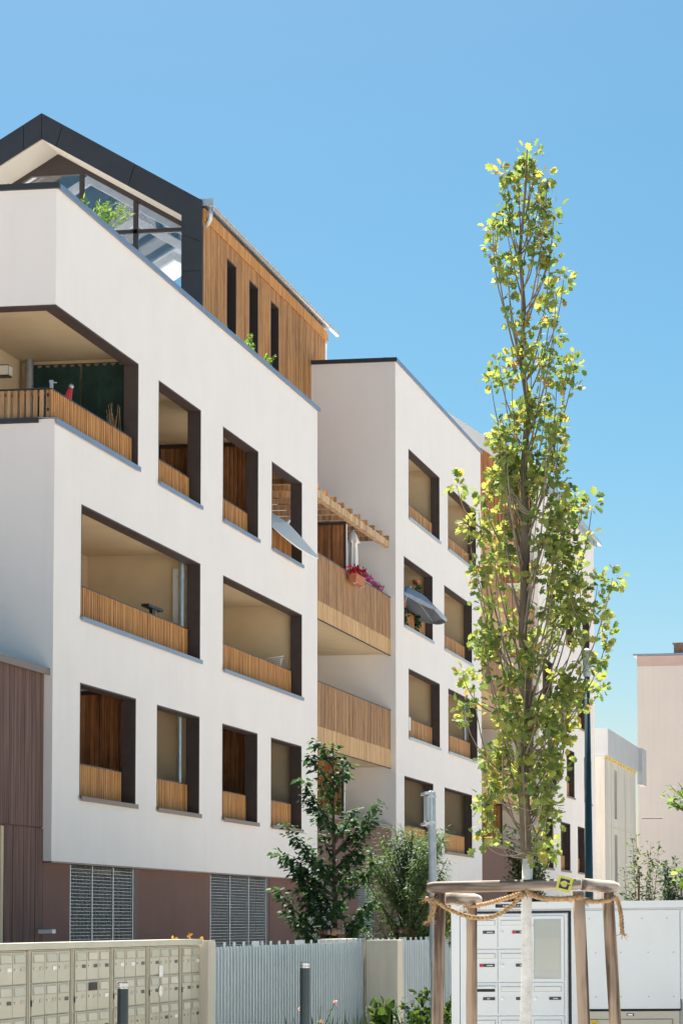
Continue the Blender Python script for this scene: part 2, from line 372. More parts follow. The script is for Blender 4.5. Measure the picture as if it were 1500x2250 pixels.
LV = [(3.79, 5.62, 4.34, 5.86), (6.69, 8.52, 7.265, 8.74), (9.62, 11.45, 10.15, 11.74), (12.6, 14.45, 13.12, 14.68)]   # sill, head, rail, ceiling

# ================================================================== front block
A = thing('apartment_block', 'white rendered front apartment block with dark gabled penthouse and wooden balcony slats', 'building')
YA = 15.85
singles = [(1.17, 3.82), (4.92, 7.34), (8.76, 11.14), (12.13, 14.52)]
holes = [(a, b, LV[0][0], LV[0][1]) for a, b in singles]
wides = [(1.17, 7.36), (8.78, 14.54)]
holes += [(a, b, LV[1][0], LV[1][1]) for a, b in wides]
tops = [(4.93, 7.36), (8.75, 11.16), (12.16, 14.54)]
holes += [(a, b, LV[2][0], LV[2][1]) for a, b in tops]
holes_c = holes + [(-1, 3.86, 9.66, 11.48)]
grid_wall('facade_wall', 'stucco', A, 'x', -0.25, 0.0, 0.0, YA, 2.72, 13.36, holes_c)
grid_wall('side_wall', 'stucco', A, 'y', 0.0, 0.25, -10.0, -0.25, 2.72, 13.36, [(-2.28, 0, 9.66, 11.48)])
grid_wall('end_wall', 'stucco', A, 'y', YA - 0.25, YA, -10, -0.25, 2.72, 13.36, [(-2.2, -0.28, 9.1, 11.72)])
box('core', 'beige_dark', A, -9.8, -2.6, 0.3, 15.5, 0.0, 12.0)  # unseen solid mass added to keep sun out behind the loggias
for z in (2.8, 5.9, 8.8, 11.78): box('floor_slab', 'beige', A, -9.9, -0.26, 0.26, 15.58, z, z + 0.28)
box('terrace', 'terrace_floor', A, -9.9, -0.26, 0.26, 15.58, 12.1, 12.32)
# parapet cap: front, side
mb = MB()
for y0, y1 in ((0.012, 2.95), (2.956, 5.9), (5.906, 8.85), (8.856, 11.8), (11.806, 14.4), (14.406, YA + 0.05)):
    mb.prism_y([(-0.30, 13.362), (0.055, 13.362), (0.055, 13.335), (0.062, 13.335), (0.062, 13.425), (-0.30, 13.45)], y0, y1)
mb.build('parapet_cap', 'flash_blue', A)
MB().box(-10, 0.062, -0.055, 0.008, 13.338, 13.43).build('parapet_cap', 'fascia_dark', A)
# underside edge strip (drip) below the white render
MB().box(-0.25, 0.004, 0.0, YA, 2.695, 2.717).build('drip_strip', 'flash_brown', A)
# corner opening
reveal_mb = MB()
reveal_mb.box(-0.25, 0.003, 3.835, 3.86, 9.66, 11.48).box(-0.25, 0.003, -0.003, 3.835, 11.455, 11.48).box(-2.28, -0.25, -0.003, 0.25, 11.455, 11.48)
reveal_mb.build('opening_lining', 'brown_frame', A)
MB().prism_y([(-0.26, 9.672), (0.045, 9.652), (0.045, 9.575), (0.052, 9.572), (0.052, 9.664), (-0.26, 9.684)], -0.052, 3.88).build('sill', 'flash_blue', A)
MB().box(-2.28, -0.26, -0.052, 0.2, 9.60, 9.68).build('sill', 'fascia_dark', A)
MB().quad((-2.28, 0.26, 9.1), (-2.28, 4.3, 9.1), (-2.28, 4.3, 11.76), (-2.28, 0.26, 11.76)).quad((-2.28, 4.3, 9.1), (-0.25, 4.3, 9.1), (-0.25, 4.3, 11.76), (-2.28, 4.3, 11.76)).quad((-2.28, .02, 11.70), (-2.28, 4.3, 11.70), (-0.02, 4.3, 11.70), (-0.02, .02, 11.70)).quad((-2.28, .02, 9.2), (-.02, .02, 9.2), (-.02, 4.3, 9.2), (-2.28, 4.3, 9.2)).build('loggia_room', 'beige', A)
downpipe(A, -2.08, 4.14, 9.1, 11.72, 0.068, 'galv_pole')
bal = balustrade(A, 0.06, 3.78, 9.70, 10.15, x=-0.10, m='larch_warm')
# the frontal run of the corner guard
b2 = MB().box(-2.27, -0.07, 0.045, 0.10, 10.15, 10.168).build('balustrade', 'frame_dark', A)
MB().box(-2.27, -0.12, 0.095, 0.13, 10.06, 10.11).build('bearer', 'larch_red', b2)
me = MB().box(-0.034, 0.034, -0.015, 0.015, 0, 0.44).mesh('slat', 'larch_weather')
for i in range(20):
    o = bpy.data.objects.new('slat', me); COL.objects.link(o); o.parent = b2; o.location = (-0.13 - 0.108 * i + random.uniform(-.004, .004), 0.075, 9.70)
for (a, b) in singles:
    reveal(A, a, b, LV[0][0], LV[0][1]); sill(A, a, b, LV[0][0], 'flash_brown'); balustrade(A, a + 0.03, b - 0.03, LV[0][0] + 0.03, LV[0][2], m='larch_warm')
for (a, b) in wides:
    reveal(A, a, b, LV[1][0], LV[1][1]); sill(A, a, b, LV[1][0]); balustrade(A, a + 0.03, b - 0.03, LV[1][0] + 0.03, LV[1][2], m='larch_warm')
for (a, b) in tops:
    reveal(A, a, b, LV[2][0], LV[2][1]); sill(A, a, b, LV[2][0]); balustrade(A, a + 0.03, b - 0.03, LV[2][0] + 0.03, LV[2][2], m='larch_warm')
for (a, b) in ((0.6, 7.5), (8.2, 14.62)):
    room('loggia_room', 'beige', A, -2.25, -0.25, a, b, 6.2, 8.74)
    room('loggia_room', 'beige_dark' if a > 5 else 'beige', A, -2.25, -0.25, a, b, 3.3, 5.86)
room('loggia_room', 'beige', A, -2.25, -0.25, 4.36, 11.6, 9.1, 11.74)
room('loggia_room', 'beige', A, -2.25, -0.25, 11.75, YA - 0.26, 9.1, 11.74, open_end=True)
board_panel(A, -2.2, -0.30, 4.3, 3.35, 5.76)
board_panel(A, -2.2, -0.30, 11.75, 3.35, 5.76)
board_panel(A, -1.02, -0.27, 8.05, 9.15, 10.90)
board_panel(A, -2.2, -0.27, 11.5, 9.15, 11.66)
downpipe(A, -0.33, 7.26, 6.2, 8.72, 0.055); box('service_duct', 'white_metal', A, -0.53, -0.43, 7.36, 7.45, 6.2, 8.44)
downpipe(A, -0.36, 7.26, 3.3, 5.84, 0.05)
# ground floor: painted base wall with gratings, running on under the linking bay
base_holes = [(1.14, 4.30, 0.4, 2.70), (8.45, 12.5, 0.4, 2.70)]
grid_wall('base_wall', 'brown_wall', A, 'x', -0.40, -0.13, 0.0, YA - 0.3, 0.0, 2.716, base_holes)
for (a, b, n) in ((1.14, 4.11, 3), (8.45, 12.26, 3)):
    grille(A, a + 0.02, b, 0.42, 2.69, panels=n); MB().box(-0.38, -0.128, b + 0.03, b + 0.19, 0.4, 2.70).build('jamb', 'brown_frame', A)
MB().box(-2.45, -2.4, 0.1, 15.4, 0.0, 2.7).build('shade_backing', 'dark_void', A)  # near-black sheet paints in the shade behind the gratings

# ---- penthouse on the front block
PG = 14.39; XE, XR, XL = -2.25, -5.97, -9.69
def zr(x, top=20.04, s=0.583): return top - s * abs(x - XR)
# roof build-up (soffit and sheet), both slopes with rooflights added to brighten the interior
def slope(y0, y1, xa, xb, top, bot):
    return MB().prism_y([(xa, zr(xa, bot)), (xb, zr(xb, bot)), (xb, zr(xb, top)), (xa, zr(xa, top))], y0, y1)
rf = slope(PG + 0.08, 15.9, XR, XE, 20.04, 19.95).build('roof', 'zinc', A)
slope(PG + 0.08, 15.48, XR, -2.72, 19.945, 19.45).build('soffit', 'soffit_white', rf)
slope(15.9, 25.35, -2.9, XE, 20.04, 19.95).build('roof_sheet', 'zinc', rf)
slope(24.2, 25.35, XR, -2.9, 20.04, 19.95).build('roof_sheet', 'zinc', rf)
slope(15.48, 15.9, XR, -2.40, 19.945, 19.66).build('ceiling', 'interior_white', rf)
slope(15.9, 25.3, -2.9, -2.40, 19.945, 19.66).build('ceiling', 'interior_white', rf)
slope(15.9, 24.2, XR, -2.9, 19.98, 19.96).build('added_rooflight_pane', 'glass_clear', rf)
slope(PG + 0.08, 15.48, XL, XR, 19.945, 19.45).build('soffit', 'soffit_white', rf)
slope(15.48, 16.2, XL, XR, 19.945, 19.66).build('ceiling', 'interior_white', rf)
slope(PG + 0.08, 16.2, XL, XR, 20.04, 19.95).build('roof_sheet', 'zinc', rf)
slope(24.2, 25.35, XL, XR, 20.04, 19.66).build('roof_sheet', 'interior_white', rf)
slope(16.2, 24.2, XL, XR, 19.98, 19.96).build('added_rooflight_pane', 'glass_clear', rf)
def rafter(y): 
    m_ = MB(); m_.prism_y([(XR, 19.62), (-2.6, 19.62 - .583 * 3.37), (-2.6, 19.40 - .583 * 3.37), (XR, 19.40)], y, y + 0.12)
    m_.prism_y([(XL + .3, 19.62 - .583 * 3.42), (XR, 19.62), (XR, 19.40), (XL + .3, 19.40 - .583 * 3.42)], y, y + 0.12); return m_
for y in (17.4, 20.6, 23.6):
    r0 = rafter(y).build('rafter', 'timber_white', A); MB().box(-2.85, -2.65, y, y + 0.16, 12.32, 17.4).build('post', 'timber_white', r0)
MB().box(XL + 0.1, XL + 0.2, 15.5, 25.2, 12.32, 17.3).build('parapet_wall', 'interior_white', A)
MB().box(XL, XE, 25.15, 25.3, 12.32, 17.4).build('gable_wall', 'interior_white', A)
MB().box(XL + .2, XE - 0.2, 15.6, 25.1, 14.6, 14.8).build('bounce_floor', 'interior_white', A)  # white floor added out of sight to bounce sunlight up to the ceiling
# dark fascia panels of the front gable, open joints between
fas = MB().prism_y([(-2.28, zr(-2.28, 19.98)), (XR, 19.98), (XL, zr(XL, 19.98)), (XL, zr(XL, 19.52)), (XR, 19.52), (-2.68, zr(-2.68, 19.52)), (-2.68, 12.4), (-2.28, 12.4)], PG + 0.035, PG + 0.075).build('gable_fascia', 'black', A)
def fpanel(x0, x1):
    g = 0.006; a, b = min(x0, x1) + g, max(x0, x1) - g; sh = 0.155
    if a >= XR: poly = [(a - sh * 0.5 if a > XR + .1 else a, zr(a, 19.45) + (sh * .29 if a > XR + .1 else 0)), (b - sh * .5, zr(b, 19.45) + sh * .29), (b + sh * .5, zr(b, 20.04) - sh * .29), (a + sh * .5 if a > XR + .1 else a, zr(a, 20.04) - (sh * .29 if a > XR + .1 else 0))]
    else: poly = [(a, zr(a, 19.45)), (b, zr(b, 19.45)), (b, zr(b, 20.04)), (a, zr(a, 20.04))]
    return poly
for x0, x1 in ((XR, -5.55), (-5.55, -3.87)):
    p = MB().prism_y(fpanel(x0, x1), PG, PG + 0.03).build('panel', 'fascia_dark', fas)
p3 = fpanel(-3.87, -2.25); xb = -2.245
MB().prism_y([p3[0], (-2.715, zr(-2.715, 19.45)), (-2.715, 17.12), (xb, 16.92 + .0), (xb, zr(xb, 20.04)), p3[3]], PG, PG + 0.03).build('panel', 'fascia_dark', fas)
MB().prism_y([(-2.715, 16.275), (xb, 16.275), (xb, 16.91), (-2.715, 17.11)], PG, PG + 0.03).build('panel', 'fascia_dark', fas)
MB().prism_y([(-2.715, 12.4), (xb, 12.4), (xb, 16.265), (-2.715, 16.265)], PG, PG + 0.03).build('panel', 'fascia_dark', fas)
for x0, x1 in ((XL, -7.7), (-7.7, -6.39), (-6.39, XR)): MB().prism_y(fpanel(x0, x1), PG, PG + 0.03).build('panel', 'fascia_dark', fas)
mb = MB()
for x in [-2.5 - 0.42 * i for i in range(9)]:
    for dz in (0.07, 0.52): mb.tube([(x, PG - 0.004, zr(x, 20.04) - dz), (x, PG + 0.004, zr(x, 20.04) - dz)], 0.012, 8)
mb.build('rivets', 'black', fas, kind='stuff')
MB().box(-2.715, -2.25, PG + 0.08, PG + 0.12, 12.32, 17.3).build('fascia_post', 'fascia_dark', A)
MB().box(-2.72, -2.60, PG + 0.12, 15.5, 12.32, 17.4).build('post_return', 'soffit_white', A)
# glazing
GY = 15.42
gz = MB()
XA, XB = -7.9, -2.60
def zg(x): return 19.42 - 0.583 * abs(x - XR)
gz.prism_y([(-6.22, zg(-6.22)), (-5.72, zg(-5.72)), (XB, zg(XB)), (XB, zg(XB) - 0.10), (-5.55, zg(-5.55) - 0.10), (-5.55, zg(-5.55) - 0.10)][:5], GY, GY + 0.09)
gz = MB()
def bar(p, q, t=0.045):
    p = Vector((p[0], 0, p[1])); q = Vector((q[0], 0, q[1])); d = (q - p).normalized(); n = Vector((-d.z, 0, d.x)) * t
    a = [p + n, p - n, q - n, q + n]; gz.prism_y([(v.x, v.z) for v in a], GY, GY + 0.09)
bar((-5.98, zg(XR) - 0.03), (XB, zg(XB) - 0.03), 0.055); bar((XL + 0.4, zg(XL + 0.4) - 0.03), (-5.96, zg(XR) - 0.03), 0.055)
gz.prism_y([(-6.72, 18.95), (-5.22, 18.95), (-5.9, 19.43), (-6.04, 19.43)], GY - 0.004, GY + 0.094)
for x in (-7.02, -5.42, -4.14): bar((x, 12.35), (x, zg(x) - 0.08), 0.048)
bar((XL + 0.4, 17.56), (XB, 17.56), 0.045)
glz = gz.build('glazing', 'frame_dark', A)
for x0, x1 in ((XL + .4, -7.02), (-7.02, -5.42), (-5.42, -4.14), (-4.14, XB)):
    for lo in (True, False):
        if lo: poly = [(x0, 12.4), (x1, 12.4), (x1, min(17.56, zg(x1))), (x0, min(17.56, zg(x0)))]
        else:
            if max(zg(x0), zg(x1)) < 17.6: continue
            poly = [(x0, 17.56), (x1, 17.56), (x1, max(17.57, zg(x1))), (x0, max(17.57, zg(x0)))]
            if x0 < XR < x1: poly = [(x0, 17.56), (x1, 17.56), (x1, zg(x1)), (XR, zg(XR)), (x0, zg(x0))]
        MB().prism_y(poly, GY + 0.03, GY + 0.045).build('pane', 'glass', glz)
# timber side wall with slit windows, fascia board, gutter
slits = [(16.29, 17.0), (18.07, 18.79), (19.9, 20.6)]
sh = [(a, b, 14.6, 17.1) for a, b in slits]
cw = grid_wall('timber_wall', 'dark_void', A, 'x', -2.52, -2.285, PG + 0.12, 25.28, 12.32, 17.75, sh)
mb = MB(); r = random.Random(3); y = PG + 0.125; pw = 0.074
while y < 25.22:
    ym = y + pw / 2; jz = 15.15 + 0.25 * math.floor(ym / 1.3 % 2) + r.uniform(-0.01, 0.01); d = r.uniform(0, 0.006); insl = any(a - 0.01 < ym < b + 0.01 for a, b in slits)
    for a, b in (((12.35, 14.58),) if insl else ((12.35, jz - 0.004), (jz + 0.004, 17.44))): mb.box(-2.28, -2.256 + d, y, y + pw - 0.012, a, b)
    if insl: mb.box(-2.28, -2.256 + d, y, y + pw - 0.012, 17.12, 17.44)
    y += pw
mb.build('boards', 'larch', cw, kind='stuff')
for a, b in slits:
    sw = MB().box(-2.52, -2.25, b - 0.02, b, 14.6, 17.1).box(-2.52, -2.25, a, a + 0.02, 14.6, 17.1).box(-2.52, -2.25, a + .02, b - .02, 17.08, 17.1).build('slit_window', 'frame_dark', A)
    MB().box(-2.49, -2.475, a + 0.02, b - 0.02, 14.6, 17.08).build('pane', 'glass_dark', sw)
mb = MB()
for a, b in ((PG + 0.1, 18.0), (18.006, 21.8), (21.806, 25.3)): mb.box(-2.29, -2.215, a, b, 17.45, 17.72)
mb.build('eaves_board', 'larch_warm', A)
gut = MB(); n = 10
prof = [(-2.12 + 0.075 * math.cos(math.pi + math.pi * i / n), 17.83 + 0.075 * math.sin(math.pi + math.pi * i / n)) for i in range(n + 1)]
prof += [(p[0] * 1.0 - (0.006 if p[0] > -2.12 else -0.006), p[1] + 0.004) for p in reversed(prof)]
gut.prism_y(prof, PG + 0.06, 25.95)
for i in range(16):
    y = PG + 0.5 + 0.72 * i; q = [(-2.12 + 0.079 * math.cos(math.pi + math.pi * k / n), 17.83 + 0.079 * math.sin(math.pi + math.pi * k / n)) for k in range(n + 1)]
    gut.prism_y(q + [(p[0], p[1] + 0.012) for p in reversed(q)], y, y + 0.03)
g = gut.build('gutter', 'galv', A)
MB().tube([(-2.12, PG + 0.22, 17.76), (-2.12, PG + 0.22, 17.60), (-2.14, PG + 0.25, 17.5), (-2.22, PG + 0.3, 17.42), (-2.3, PG + 0.34, 17.36)], 0.055, 12).build('outlet_pipe', 'galv', g, smooth=True)
MB().box(-2.32, -2.0, PG + 0.06, PG + 0.07, 17.76, 17.92).build('gutter_stop', 'galv', g)
MB().prism_y([(XE + 0.01, zr(XE) + .01), (-2.04, zr(-2.04) + .01), (-2.04, zr(-2.04) + .03), (XE + 0.01, zr(XE) + .03)], PG + 0.08, 25.9).build('drip_sheet', 'zinc', g)

# ================================================================== brown side wing on the left
W = thing('brown_wing', 'low brown board-marked concrete wing at the left edge with metal coping', 'building')
mb = MB(); r = random.Random(5); y = -9.0
box('wall', 'brown_wall', W, -8, -0.16, -14.0, -0.01, 0.0, 5.66)  # lengthened out of view to cut ground bounce onto the side wall
me_cache = {}
while y < -0.03:
    wd = min(r.choice((0.1, 0.14, 0.14, 0.18)), -0.012 - y)
    for a, b in ((0.0, 3.22), (3.24, 5.655)):
        if -2.75 < y < -1.62 and a == 0: continue
        d = r.uniform(0.006, 0.022); MB().box(-0.16, -0.145 + d, y + .001, y + wd - .001, a, b).build('board_mark', 'brown_boards', W)
    y += wd
MB().prism_y([(-0.4, 5.66), (-0.05, 5.66), (-0.05, 5.61), (-0.04, 5.61), (-0.04, 5.72), (-0.4, 5.75)], -14, -0.004).build('coping', 'flash_brown', W)
MB().box(-0.14, -0.10, -1.72, -1.62, 0.3, 3.2).build('window_frame', 'beige', W)
MB().box(-0.16, -0.12, -2.75, -1.72, 0.3, 3.2).build('window_pane', 'glass_dark', W)
box('bracket_light', 'white_metal', W, -0.13, 0.1, -0.20, -0.05, 1.60, 1.66)

# ================================================================== linking bay (balconies between two blocks)
def bay(y0, y1, label, tops_n, pergola_z=None):
    """open link between blocks with timber balconies; y1 is the wall of the next block"""
    B = thing('balcony_bay', label, 'balconies', (0, y0, 0), 'recessed balcony bays between the white blocks')
    X = -0.15; ya, yb = y0 + 0.02, y1 - 0.01
    for zt, zs, zb in tops_n:
        r = random.Random(int(zt * 10)); 
        slab = box('balcony_slab', 'beige', B, -2.9, X - 0.05, ya, yb, zb + 0.03, zb + 0.32)
        gd = MB().box(X - 0.03, X + 0.02, ya, yb, zt, zt + 0.02).build('balustrade', 'frame_dark', B)
        mb = MB(); n = int((yb - ya) / 0.088)
        for i in range(n):
            y = ya + (yb - ya) * i / n; d = r.uniform(-0.004, 0.004); mb.box(X - 0.015 + d, X + 0.012 + d, y + 0.012, y + 0.072, zs, zt - 0.003)
        mb.build('slats', 'larch_weather', gd, kind='stuff')
        mb = MB(); n = int((yb - ya) / 0.12)
        for i in range(n):
            y = ya + (yb - ya) * i / n; d = r.uniform(-0.003, 0.003); mb.box(X - 0.013 + d, X + 0.014 + d, y, y + (yb - ya) / n - 0.004, zb, zs + 0.02)
        mb.build('skirt_boards', 'larch_pale', gd, kind='stuff')
        MB().box(X - 0.02, X + 0.018, ya, yb, zb - 0.02, zb - 0.003).build('edge_trim', 'brown_frame', gd)
        mb = MB().box(X - 0.09, X - 0.05, ya, yb, zs + 0.1, zs + 0.14).box(X - 0.09, X - 0.05, ya, yb, zt - 0.14, zt - 0.1)
        mb.build('bearer', 'frame_dark', gd)
    MB().box(-2.95, -2.9, ya, yb, 0, 11.2).build('back_wall', 'stucco', B)
    MB().box(-2.9, -0.14, ya, yb, 3.0, 3.2).build('podium_slab', 'beige', B)
    return B
B1 = bay(YA, 23.7, 'weathered larch balconies and pergola between front and middle white blocks', [(10.2, 9.09, 8.70), (7.25, 6.21, 5.76)])
# base wall with capping
bh = [(15.64, 18.0, 0.4, 2.72), (20.2, 21.9, 0.4, 2.75)]
grid_wall('base_wall', 'brown_wall', B1, 'x', -0.40, -0.135, YA - 0.3, 21.95, 0, 4.2, bh)
grid_wall('base_wall', 'brown_wall', B1, 'x', -0.40, -0.130, 21.965, 23.69, 0, 4.2, [])
MB().prism_y([(-0.45, 4.2), (-0.10, 4.2), (-0.10, 4.17), (-0.09, 4.17), (-0.09, 4.27), (-0.45, 4.29)], YA + .01, 23.9).build('coping', 'flash_brown', B1)
grille(B1, 15.7, 17.8, 0.42, 2.7, panels=2); MB().box(-0.38, -0.13, 17.82, 17.98, 0.4, 2.72).build('jamb', 'brown_frame', B1)
grille(B1, 20.25, 21.75, 0.42, 2.73, x=-0.17, panels=2); MB().box(-0.38, -0.13, 21.77, 21.89, 0.4, 2.75).build('jamb', 'brown_frame', B1)
MB().box(-2.45, -2.4, 15.5, 23.6, 0.0, 3.0).build('shade_backing', 'dark_void', B1)  # dark sheet standing in for shade behind the bay gratings
board_panel(B1, -2.85, -0.44, 20.0, 9.1, 11.50, w=0.1)
MB().box(-0.385, -0.365, 19.99, 20.05, 9.1, 11.50).build('edge_strip', 'white_metal', B1)
board_panel(B1, -2.85, -0.50, 20.0, 3.3, 5.73, m='larch', w=0.1)
MB().box(-0.445, -0.42, 19.99, 20.05, 3.3, 5.73).build('edge_strip', 'white_metal', B1)
MB().tube([(-0.42, 19.98, 4.95), (-0.37, 19.94, 4.95), (-0.37, 19.94, 5.15), (-0.42, 19.98, 5.15)], 0.012, 6).build('handle', 'steel', B1)
# pergola
pg = thing('pergola', 'pale timber pergola with overhanging rafters above the recessed top balcony', 'pergola', (-0.15, 16, 10))
o = MB().prism_y([(-0.22, 11.45), (-0.08, 11.45), (-0.08, 11.63), (-0.22, 11.63)], 11.9, 23.32).build('beam', 'pergola_wood', pg)
for y in [12.2 + 0.772 * i for i in range(15)]:
    MB().box(-2.85, -0.02, y, y + 0.075, 11.60, 11.72).build('rafter', 'larch_weather', pg)
MB().box(-2.88, -2.80, YA, 23.6, 11.40, 11.58).build('ledger', 'pergola_wood', pg)

# ================================================================== middle and far blocks
Bk = thing('apartment_block', 'taller white middle block behind the pergola with grey parasol at a window', 'building', (0, 23.7, 0))
YB, YB1 = 23.7, 35.5
rowsB = [[(24.66, 28.28), (29.83, 33.9)], [(25.2, 29.2), (30.4, 34.8)], [(24.65, 28.28), (29.87, 34.0)], [(25.24, 29.25), (30.44, 34.7)]]
hb = [(a, b, LV[k][0], LV[k][1]) for k, row in enumerate(rowsB) for a, b in row]
grid_wall('facade_wall', 'stucco', Bk, 'x', -0.25, 0, YB, YB1, 2.72, 16.46, hb)
grid_wall('side_wall', 'stucco', Bk, 'y', YB, YB + 0.25, -2.9, -0.25, 0.0, 16.46, [])
box('roof_slab', 'terrace_floor', Bk, -2.2, -0.26, YB + .26, YB1, 15.3, 15.6)
box('core', 'stucco', Bk, -9, -2.6, 25.4, YB1, 0, 15.8)
MB().prism_y([(-0.3, 16.462), (0.05, 16.462), (0.05, 16.43), (0.058, 16.43), (0.058, 16.53), (-0.3, 16.55)], YB - 0.05, YB1 + 0.03).build('parapet_cap', 'flash_blue', Bk)
MB().box(-2.24, 0.05, YB - 0.06, YB - 0.004, 16.435, 16.54).build('parapet_cap', 'fascia_dark', Bk)
for k, row in enumerate(rowsB):
    for (a, b) in row:
        reveal(Bk, a, b, LV[k][0], LV[k][1]); sill(Bk, a, b, LV[k][0], 'flash_brown' if k == 0 else 'galv')
        balustrade(Bk, a + .03, b - .03, LV[k][0] + .03, LV[k][2], m='larch' if k else 'larch_warm', pitch=0.118, w=0.108, single=False)
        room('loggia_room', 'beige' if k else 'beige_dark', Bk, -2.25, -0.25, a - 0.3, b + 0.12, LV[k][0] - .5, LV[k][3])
for z in (2.9, 5.9, 8.8, 11.78, 14.72): box('floor_slab', 'beige', Bk, -2.55, -0.26, YB + .26, YB1 - .1, z, z + .2)
downpipe(Bk, -0.36, 34.6, 6.2, 8.72, 0.06)
board_panel(Bk, -2.2, -0.7, 28.2, 9.15, 10.95, m='larch_pale', w=0.35)
grid_wall('base_wall', 'brown_wall', Bk, 'x', -0.40, -0.13, YB + 0.26, YB1, 0, 2.716, [(24.3, 26.5, .4, 2.7), (29, 31.5, .4, 2.7)])
grille(Bk, 24.32, 26.3, .42, 2.69, panels=2); grille(Bk, 29.02, 31.3, .42, 2.69, panels=2)
MB().box(-1.5, -1.45, 24.2, 35.4, 0, 2.7).build('shade_backing', 'dark_void', Bk)  # same dark sheet, shade put in as colour

B2 = bay(YB1, 46.5, 'weathered larch balconies half hidden by the tree between middle and far blocks', [(13.1, 12.0, 11.6), (10.2, 9.09, 8.70), (7.25, 6.21, 5.76)])
grid_wall('base_wall', 'brown_wall', B2, 'x', -0.40, -0.135, YB1 + .01, 46.4, 0, 4.2, [])
MB().prism_y([(-0.45, 4.2), (-0.10, 4.2), (-0.10, 4.17), (-0.09, 4.17), (-0.09, 4.27), (-0.45, 4.29)], YB1 + .01, 46.4).build('coping', 'flash_brown', B2)
board_panel(B2, -2.85, -0.5, 41.5, 3.3, 5.7, m='larch', w=0.1)
board_panel(B2, -2.85, -0.5, 41.5, 9.1, 11.4, m='larch_red', w=0.1)
pg2 = thing('pergola', 'second pale pergola seen between the oak leaves beside the far block', 'pergola', (-0.15, 36, 13))
MB().box(-0.22, -0.08, YB1, 46.2, 14.35, 14.52).build('beam', 'pergola_wood', pg2)
for i in range(13): MB().box(-2.85, -0.02, 36 + .78 * i, 36.08 + .78 * i, 14.48, 14.64).build('rafter', 'pergola_wood', pg2)

Ck = thing('apartment_block', 'far white block with pitched roof and timber gable behind the tree', 'building', (0, 46.5, 0))
YC, YC1 = 46.5, 61.0
rowsC = [[(47.3, 49.6), (51.4, 53.8), (55.8, 57.7)], [(48.4, 50.4), (53.0, 55.0), (57.7, 59.8)], [(47.3, 49.6), (51.4, 53.8), (56.0, 58.5)], [(48.4, 50.4), (53.0, 55.0), (57.5, 59.5)]]
hc = [(a, b, LV[k][0] - .03, LV[k][1] - .03) for k, row in enumerate(rowsC) for a, b in row]
grid_wall('facade_wall', 'stucco_far', Ck, 'x', -0.25, 0, YC, YC1, 2.6, 17.75, hc)
for k, row in enumerate(rowsC):
    for (a, b) in row:
        reveal(Ck, a, b, LV[k][0] - .03, LV[k][1] - .03); sill(Ck, a, b, LV[k][0] - .03, 'flash_brown')
        balustrade(Ck, a + .03, b - .03, LV[k][0], LV[k][2], m='larch_warm', pitch=0.118, w=0.105, single=False)
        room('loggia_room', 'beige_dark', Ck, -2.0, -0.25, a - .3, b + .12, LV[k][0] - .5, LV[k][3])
MB().box(-7.4, -0.26, YC, YC + .2, 0, 16.0).build('side_wall', 'stucco_far', Ck)
def zc(x, top=20.6, s=0.68): return top - s * abs(x + 3.72)
MB().prism_y([(-7.4, 15.9), (-0.26, 15.9), (-0.26, zc(-.26, 20.2)), (-3.72, 20.2), (-7.4, zc(-7.4, 20.2))], YC + .02, YC + .15).build('gable_backing', 'dark_void', Ck)
mb = MB(); x = -7.3
while x < -0.3:
    mb.prism_y([(x, 14.0), (x + .115, 14.0), (x + .115, zc(x + .115, 20.15)), (x, zc(x, 20.15))], YC - 0.02, YC + 0.01); x += 0.13
mb.build('gable_boards', 'larch_red', Ck, kind='stuff')
MB().prism_y([(-0.02, zc(-.02, 20.6)), (-3.72, 20.6), (-7.42, zc(-7.42, 20.6)), (-7.42, zc(-7.42, 20.08)), (-3.72, 20.08), (-0.02, zc(-.02, 20.08))][::-1], YC - 0.35, YC + .2).build('verge_fascia', 'fascia_light', Ck)
MB().prism_y([(-3.72, 20.25), (0.12, zc(.12, 20.25)), (0.12, zc(.12, 20.45)), (-3.72, 20.45)], YC + .2, YC1 + .2).build('roof', 'zinc', Ck)
MB().prism_y([(-7.5, zc(-7.5, 20.25)), (-3.72, 20.25), (-3.72, 20.45), (-7.5, zc(-7.5, 20.45))], YC + .2, YC1 + .2).build('roof', 'zinc', Ck)
MB().prism_y([(0.10, 17.86), (0.24, 17.86), (0.24, 17.97), (0.10, 17.97)], YC - .1, YC1 + .9).build('gutter', 'galv', Ck)
MB().box(-7.4, -0.26, YC1 - .2, YC1, 0, 17.5).build('side_wall', 'stucco_far', Ck)
grid_wall('base_wall', 'brown_wall', Ck, 'x', -0.4, -0.13, YC, YC1, 0, 2.6, [])

# ================================================================== buildings far right
Q = thing('concrete_building', 'unfinished raw concrete building with grey cladding band at the top', 'building', (-0.3, 66, 0))
grid_wall('side_wall', 'concrete_raw', Q, 'x', -0.6, -0.27, 66.2, 77.2, 0, 9.15, [(69.2, 70.1, 6.5, 8.75), (69.2, 70.1, 3.5, 5.77)])
box('front_wall', 'concrete_raw', Q, -5, -0.28, 66.0, 66.19, 0, 9.15)
MB().box(-0.60, -0.50, 69.2, 70.1, 3.5, 5.77).box(-0.60, -0.50, 69.2, 70.1, 6.5, 8.75).build('window_recess', 'brown_frame', Q)
MB().box(-0.27, -0.255, 66.1, 77.2, 6.03, 6.09).box(-0.27, -0.255, 68.0, 68.03, 0, 9.1).box(-0.27, -0.25, 73, 73.04, 0, 9.1).build('joint_ridge', 'concrete_pale', Q)
for i in range(6):
    MB().box(-4.9, -0.10, 65.85, 66.0, 9.2, 10.38).build('cladding', 'clad_gray', Q) if i == 0 else None
